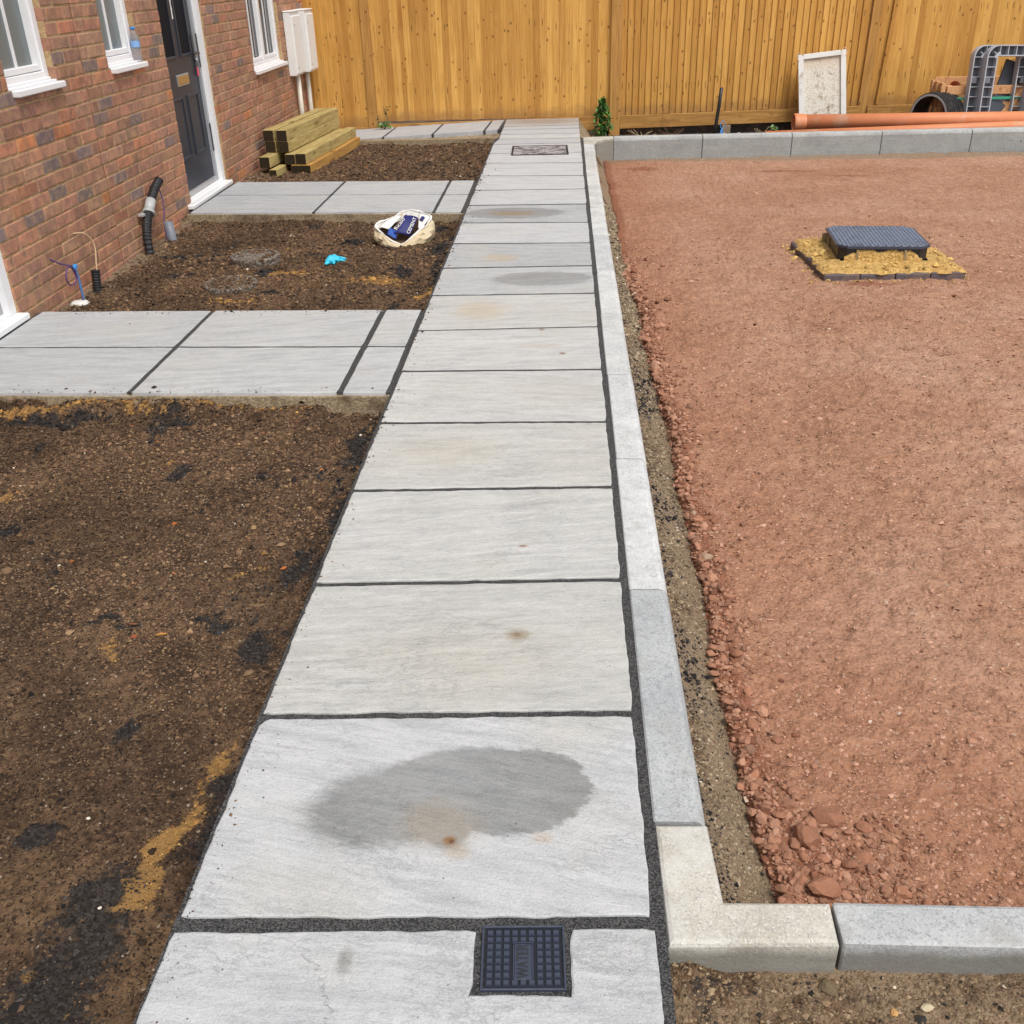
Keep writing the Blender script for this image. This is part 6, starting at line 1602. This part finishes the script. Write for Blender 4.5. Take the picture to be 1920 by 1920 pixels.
for i, (x, y, z) in enumerate(((-0.25, 0.0, 0.30), (-0.05, 0.05, 0.38), (0.15, 0.0, 0.30), (0.30, 0.05, 0.36), (-0.30, 0.05, 0.47))):
    f = empty('pipe_fitting', (5.42+x, 11.12+y, z-0.2)); tag(f, ('orange pipe fitting at the top left of the crate', 'orange pipe fitting second from the left inside the crate', 'orange pipe fitting in the middle of the crate', 'orange pipe fitting at the right of the crate', 'orange pipe fitting showing its round mouth above the crate')[(1, 2, 2, 3, 4)[i] if i else 0] if i != 2 else 'orange pipe fitting low in the middle of the crate', 'pipe fitting', 'orange fittings in the crate')
    m = MB(); qq = Vector((random.uniform(-0.6, 0.6), -0.8, random.uniform(-0.2, 0.5))).normalized().to_track_quat('Z', 'Y').to_matrix().to_4x4()
    m.lathe([(0.056, -0.09), (0.056, 0.05), (0.064, 0.06), (0.064, 0.11), (0.056, 0.11), (0.054, -0.09)], 20, qq); m.build('socket', MT['orange'], f)

# ---- grey plastic chamber frames standing on edge
def chamber_frame(x, y, z, label):
    e = empty('chamber_frame', (x, y, z), rot=(math.radians(-7), math.radians(1.5), math.radians(6))); tag(e, label, 'plastic frame', 'grey plastic chamber frames by the crate')
    W2, H, r = 0.315, 0.93, 0.12; iw, ih0, ih1 = 0.198, 0.115, 0.818
    def rr(w, z0, z1, rad, n=6):
        pts = []
        for (cx, cz, a0) in ((w-rad, z0+rad, -math.pi/2), (w-rad, z1-rad, 0), (-w+rad, z1-rad, math.pi/2), (-w+rad, z0+rad, math.pi)):
            for k in range(n+1): a = a0+k/n*math.pi/2; pts.append((cx+rad*math.cos(a), cz+rad*math.sin(a)))
        return pts
    def ring(name, po, pi_, y0, y1, mat):
        n = len(po); vs = [(a, y0, b) for a, b in po]+[(a, y0, b) for a, b in pi_]+[(a, y1, b) for a, b in po]+[(a, y1, b) for a, b in pi_]
        fs = []
        for i in range(n):
            j = (i+1) % n
            fs += [(i, j, n+j, n+i), (2*n+i, 3*n+i, 3*n+j, 2*n+j), (i, 2*n+i, 2*n+j, j), (n+i, n+j, 3*n+j, 3*n+i)]
        m = MB(); m.add(vs, fs); return m.build(name, mat, e)
    D = 0.088
    ring('outer_flange', rr(W2, 0, H, r), rr(W2-0.012, 0.012, H-0.012, r-0.012), 0.0, D, MT['greyedge'])
    ring('inner_flange', rr(iw+0.012, ih0-0.012, ih1+0.012, 0.02), rr(iw, ih0, ih1, 0.012), 0.0, D, MT['greyedge'])
    ring('web', rr(W2-0.012, 0.012, H-0.012, r-0.012), rr(iw+0.012, ih0-0.012, ih1+0.012, 0.02), D-0.012, D-0.002, MT['greyplastic'])
    for k in range(8):
        zz = 0.11+k*0.1
        for sx in (-1, 1):
            m = MB(); m.box(min(sx*(iw+0.012), sx*(W2-0.012)), max(sx*(iw+0.012), sx*(W2-0.012)), 0.004, D-0.012, zz-0.004, zz+0.004); m.build('rib', MT['greyedge'], e)
    for k in range(5):
        xx = -0.18+k*0.09
        m = MB(); m.box(xx-0.004, xx+0.004, 0.004, D-0.012, ih1+0.012, H-0.012); m.build('rib', MT['greyedge'], e)
    for sx in (-1, 1):
        m = MB(); m.box(-0.030, 0.030, 0.0, D-0.013, -0.004, 0.004, 0, Matrix.Translation((sx*(iw+0.022), 0, ih1+0.022)) @ Matrix.Rotation(-sx*math.pi/4, 4, 'Y')); m.box(-0.035, 0.035, 0.0, 0.02, -0.016, 0.016, 0.003, Matrix.Translation((sx*(iw+0.008), -0.004, ih1+0.008)) @ Matrix.Rotation(sx*math.pi/4, 4, 'Y')); m.build('lug', MT['greyedge'], e)
        m = MB(); m.box(sx*0.275-0.028, sx*0.275+0.028, -0.004, 0.03, 0.545, 0.600, 0.004); m.build('clip', MT['greyplastic'], e)
chamber_frame(5.60, 10.70, -0.185, 'grey ribbed plastic frame standing in front of its twin')
chamber_frame(5.49, 10.79, -0.190, 'grey ribbed plastic frame standing behind its twin')
b = MB(); b.box(-0.15, 0.15, -0.012, 0.012, -0.32, 0.32, 0.003)
o = b.build('grey_sheet', MT['slate'], None, (5.66, 10.96, 0.24), (math.radians(-12), math.radians(17), 0.1)); tag(o, 'dark blue-grey sheet tilted inside the plastic frames', 'sheet')

# ---- odd bits along the far kerb
A = Vector((2.365, 10.40, -0.16)); e = empty('black_pipe', A); tag(e, 'thin black upright pipe leaning in front of the fence', 'pipe')
m = MB(); m.tube([(0, 0, 0), (0.018, 0, 0.20), (0.038, 0.0, 0.40), (0.050, 0.0, 0.565)], 0.019, 12); m.build('tube', MT['black'], e)
e = empty('rope_knot', (2.445, 10.36, -0.10)); tag(e, 'frayed knot of blue rope beside the black upright pipe', 'rope')
r = random.Random(4)
for k in range(9):
    a = r.uniform(-0.5, 0.5); cable('strand', [(0, 0, 0.10), (0.02*a+r.uniform(-0.015, 0.015), r.uniform(-0.02, 0.02), 0.05), (0.05*a, r.uniform(-0.02, 0.02), -0.03)] if k < 6 else [(0, 0, 0.09), (r.uniform(-0.03, 0.04), 0.0, 0.14), (r.uniform(-0.05, 0.06), 0.0, 0.17+0.03*r.random())], 0.005 if k < 6 else 0.0025, MT['bluerope'], e, 10)
m = MB(); m.box(-0.05, 0.05, -0.02, 0.02, -0.15, 0.10, 0.004); o = m.build('wooden_peg', MT['pegwood'], None, (2.66, 11.49, -0.215)); tag(o, 'short square wooden peg under the fence gravel board', 'peg')
for i, (x, y, s, c, lb) in enumerate(((2.16, 10.36, 0.052, (0.46, 0.35, 0.22), 'pale tan rock left of the black upright pipe'), (2.27, 10.34, 0.026, (0.50, 0.40, 0.28), 'small pale rock close beside the black upright pipe'), (1.215, -0.050, 0.018, (0.16, 0.12, 0.075), 'smooth brown pebble against the foot of the near kerb'), (1.385, -0.085, 0.011, (0.50, 0.42, 0.28), 'cream pebble in the mud in front of near kerb'), (1.325, -0.095, 0.008, (0.52, 0.30, 0.12), 'small orange pebble in the mud in front of kerb'))):
    z = float(back_z(np.array([x]), np.array([y]))[0]) if y > 5 else float(verge_z(np.array([x]), np.array([y]))[0])
    o = link('rock', ROCKS[i], None, (x, y, z+s*0.35), (0.2, 0.1, i*1.1)); o.scale = (s,)*3; o.color = (*c, 1); tag(o, lb, 'rock')
m = MB(); m.box(-0.10, 0.12, -0.03, 0.03, 0, 0.014, 0.004); o = m.build('pipe_shard', MT['orange'], None, (2.23, 10.15, -0.10), (0.1, 0.05, 0.05)); tag(o, 'flat orange shard of pipe beside the tan rock', 'shard')

# ---- chips lying on the near soil
for i, (x, y, L, w, c, lb, a) in enumerate(((-0.437, 1.062, 0.021, 0.0065, (0.52, 0.26, 0.07), 'long orange-yellow chip lying on the dark soil', 0.12), (-0.500, 1.022, 0.013, 0.009, (0.30, 0.09, 0.045), 'rounded red brick chip below the orange-yellow chip', 0.2), (-0.548, 1.115, 0.023, 0.005, (0.24, 0.105, 0.05), 'thin reddish-brown sliver on black grit', -0.12),
        (-0.168, 1.423, 0.017, 0.010, (0.42, 0.14, 0.045), 'orange brick chip nearest the footpath edge', 0.1), (-1.095, 2.53, 0.016, 0.010, (0.24, 0.09, 0.045), 'dull red chip near the first side path', 0.0), (-0.62, 1.70, 0.011, 0.009, (0.42, 0.13, 0.04), 'small bright orange chip in the middle of near soil', 0.5))):
    z = float(soil_z(np.array([x]), np.array([y]))[0])
    o = link('brick_chip', rock_mesh('brick_chip', 300+i, MT['stone'], 1, 0.7), None, (x, y, z+0.004), (0.1, -0.1, a)); o.scale = (L/1.1, w, 0.007); o.color = (*c, 1); tag(o, lb, 'chip')
for i, (x, y, s) in enumerate(((-0.43, 1.45, 0.0048), (-0.905, 1.42, 0.0055), (-0.10, 2.43, 0.007), (-0.335, 0.33, 0.005), (-0.21, 0.09, 0.0042))):
    z = float(soil_z(np.array([x]), np.array([y]))[0])
    o = link('pebble', ROCKS[i], None, (x, y, z+s*0.5), (0, 0, i)); o.scale = (s,)*3; o.color = (0.70, 0.64, 0.54, 1)
    tag(o, ('white pebble left of the footpath in the middle of the soil', 'pale pebble far left on the near soil', 'white pebble close to the corner of first side path', 'white pebble beside the orange sand streak', 'small white pebble in the black grit at bottom left')[i], 'pebble')

# ---- plants
def leaf_cloud(name, pts, sizes, parent, seed, cols):
    r = random.Random(seed); vs = []; fs = []; cs = []
    for p, s in zip(pts, sizes):
        d = Vector((p[0]*6+r.uniform(-0.6, 0.6), -0.7+r.uniform(-0.5, 0.4), r.uniform(-0.9, 0.35))).normalized()
        sd = d.cross(Vector((r.uniform(-0.4, 0.4), r.uniform(-0.3, 0.3), 1))).normalized(); nn = sd.cross(d)
        P = Vector(p); k = len(vs); w = s*0.30
        vs += [P, P+d*s*0.45+sd*w+nn*0.1*s, P+d*s*0.5-nn*0.06*s, P+d*s*0.45-sd*w+nn*0.1*s, P+d*s-nn*0.18*s]
        fs += [(k, k+1, k+2), (k, k+2, k+3), (k+1, k+4, k+2), (k+2, k+4, k+3)]
        c = r.choice(cols); f = r.uniform(0.7, 1.3); cs += [tuple(x*f for x in c)]*5
    o = link(name, np_mesh(name, np.array([tuple(v) for v in vs]), np.array(fs), MT['leaf'], np.array(cs)), parent)
    o['kind'] = 'stuff'
    return o
def plant(x, y, z, h, w, n, label, seed, size, cols):
    e = empty('leafy_plant', (x, y, z)); tag(e, label, 'plant')
    r = random.Random(seed); pts = []; sizes = []
    for i in range(n):
        t = r.random()**0.85; rad = w*(0.80+0.30*math.sin(4.0*t)-0.22*t)*(0.3+0.8*r.random()); a = r.uniform(0, 6.28)
        pts.append((math.cos(a)*rad+0.10*w*t, math.sin(a)*rad*0.6, 0.03+h*t)); sizes.append(size*r.uniform(0.7, 1.25))
    leaf_cloud('leaves', pts, sizes, e, seed, cols)
    for k in range(3):
        a = r.uniform(-0.4, 0.4); m = MB(); m.tube([(0, 0, -0.03), (a*w*0.5, 0, h*0.5), (a*w*0.4+0.1*w, 0, h*0.98)], 0.004, 6); m.build('stem', MT['leafstem'], e)
GC = [(0.075, 0.185, 0.035), (0.05, 0.135, 0.028), (0.13, 0.26, 0.055), (0.035, 0.095, 0.022)]
plant(1.165, 11.26, -0.20, 0.41, 0.080, 200, 'leafy green plant growing against the fence post', 11, 0.075, GC)
plant(-1.40, 11.21, -0.055, 0.06, 0.07, 26, 'small weed sprouting from the narrow path by the fence', 12, 0.05, GC)
w = bpy.data.objects[[o.name for o in COL.objects if o.name.startswith('leafy_plant')][-1]]
cable('tendril', [(0.05, 0, 0.0), (0.045, 0.0, 0.10), (0.02, 0.0, 0.20), (0.0, 0.0, 0.245)], 0.004, MT['leafstem'], w, 14)
leaf_cloud('leaves', [(0.01+0.01*k, 0, 0.17+0.015*k) for k in range(6)]+[(-0.06, 0, 0.12), (-0.05, 0, 0.14), (-0.07, 0, 0.11)], [0.05]*9, w, 5, [(0.035, 0.05, 0.018), (0.06, 0.09, 0.03)])
e = empty('seedling', (3.12, 11.0, -0.17)); tag(e, 'tiny green seedling left of the big orange pipe', 'plant')
leaf_cloud('leaves', [(0.0, 0, 0.09), (0.02, 0, 0.10), (-0.02, 0, 0.10), (0.0, 0, 0.12), (0.01, 0, 0.08)], [0.07]*5, e, 7, GC)
m = MB(); m.tube([(0, 0, -0.02), (0.004, 0, 0.10)], 0.004, 6); m.build('stem', MT['leafstem'], e)
# dry stalks in the dark gap under the gravel board
def stalks(x, y, n, label, seed, c):
    e = empty('dry_stalks', (x, y, float(back_z(np.array([x]), np.array([y]))[0]))); tag(e, label, 'weeds')
    r = random.Random(seed)
    for k in range(n): 
        a = r.uniform(-1, 1); cable('stalk', [(r.uniform(-0.1, 0.1), 0, 0), (0.06*a, r.uniform(-0.03, 0.03), 0.05), (0.16*a, r.uniform(-0.05, 0.05), 0.07+0.05*r.random())], 0.003, c, e, 6)
dry = plain('dry_stalk', (0.34, 0.27, 0.17), 0.8, 0.2, var=0.3)
stalks(1.60, 10.75, 8, 'pale dry stalks in the gap right of the post', 21, dry)
stalks(1.95, 10.9, 9, 'brown dry stalks under the middle of gravel board', 22, plain('brown_stalk', (0.12, 0.07, 0.05), 0.8, 0.2, var=0.3))
stalks(2.95, 10.8, 9, 'dry twigs beside the wooden peg', 23, dry)
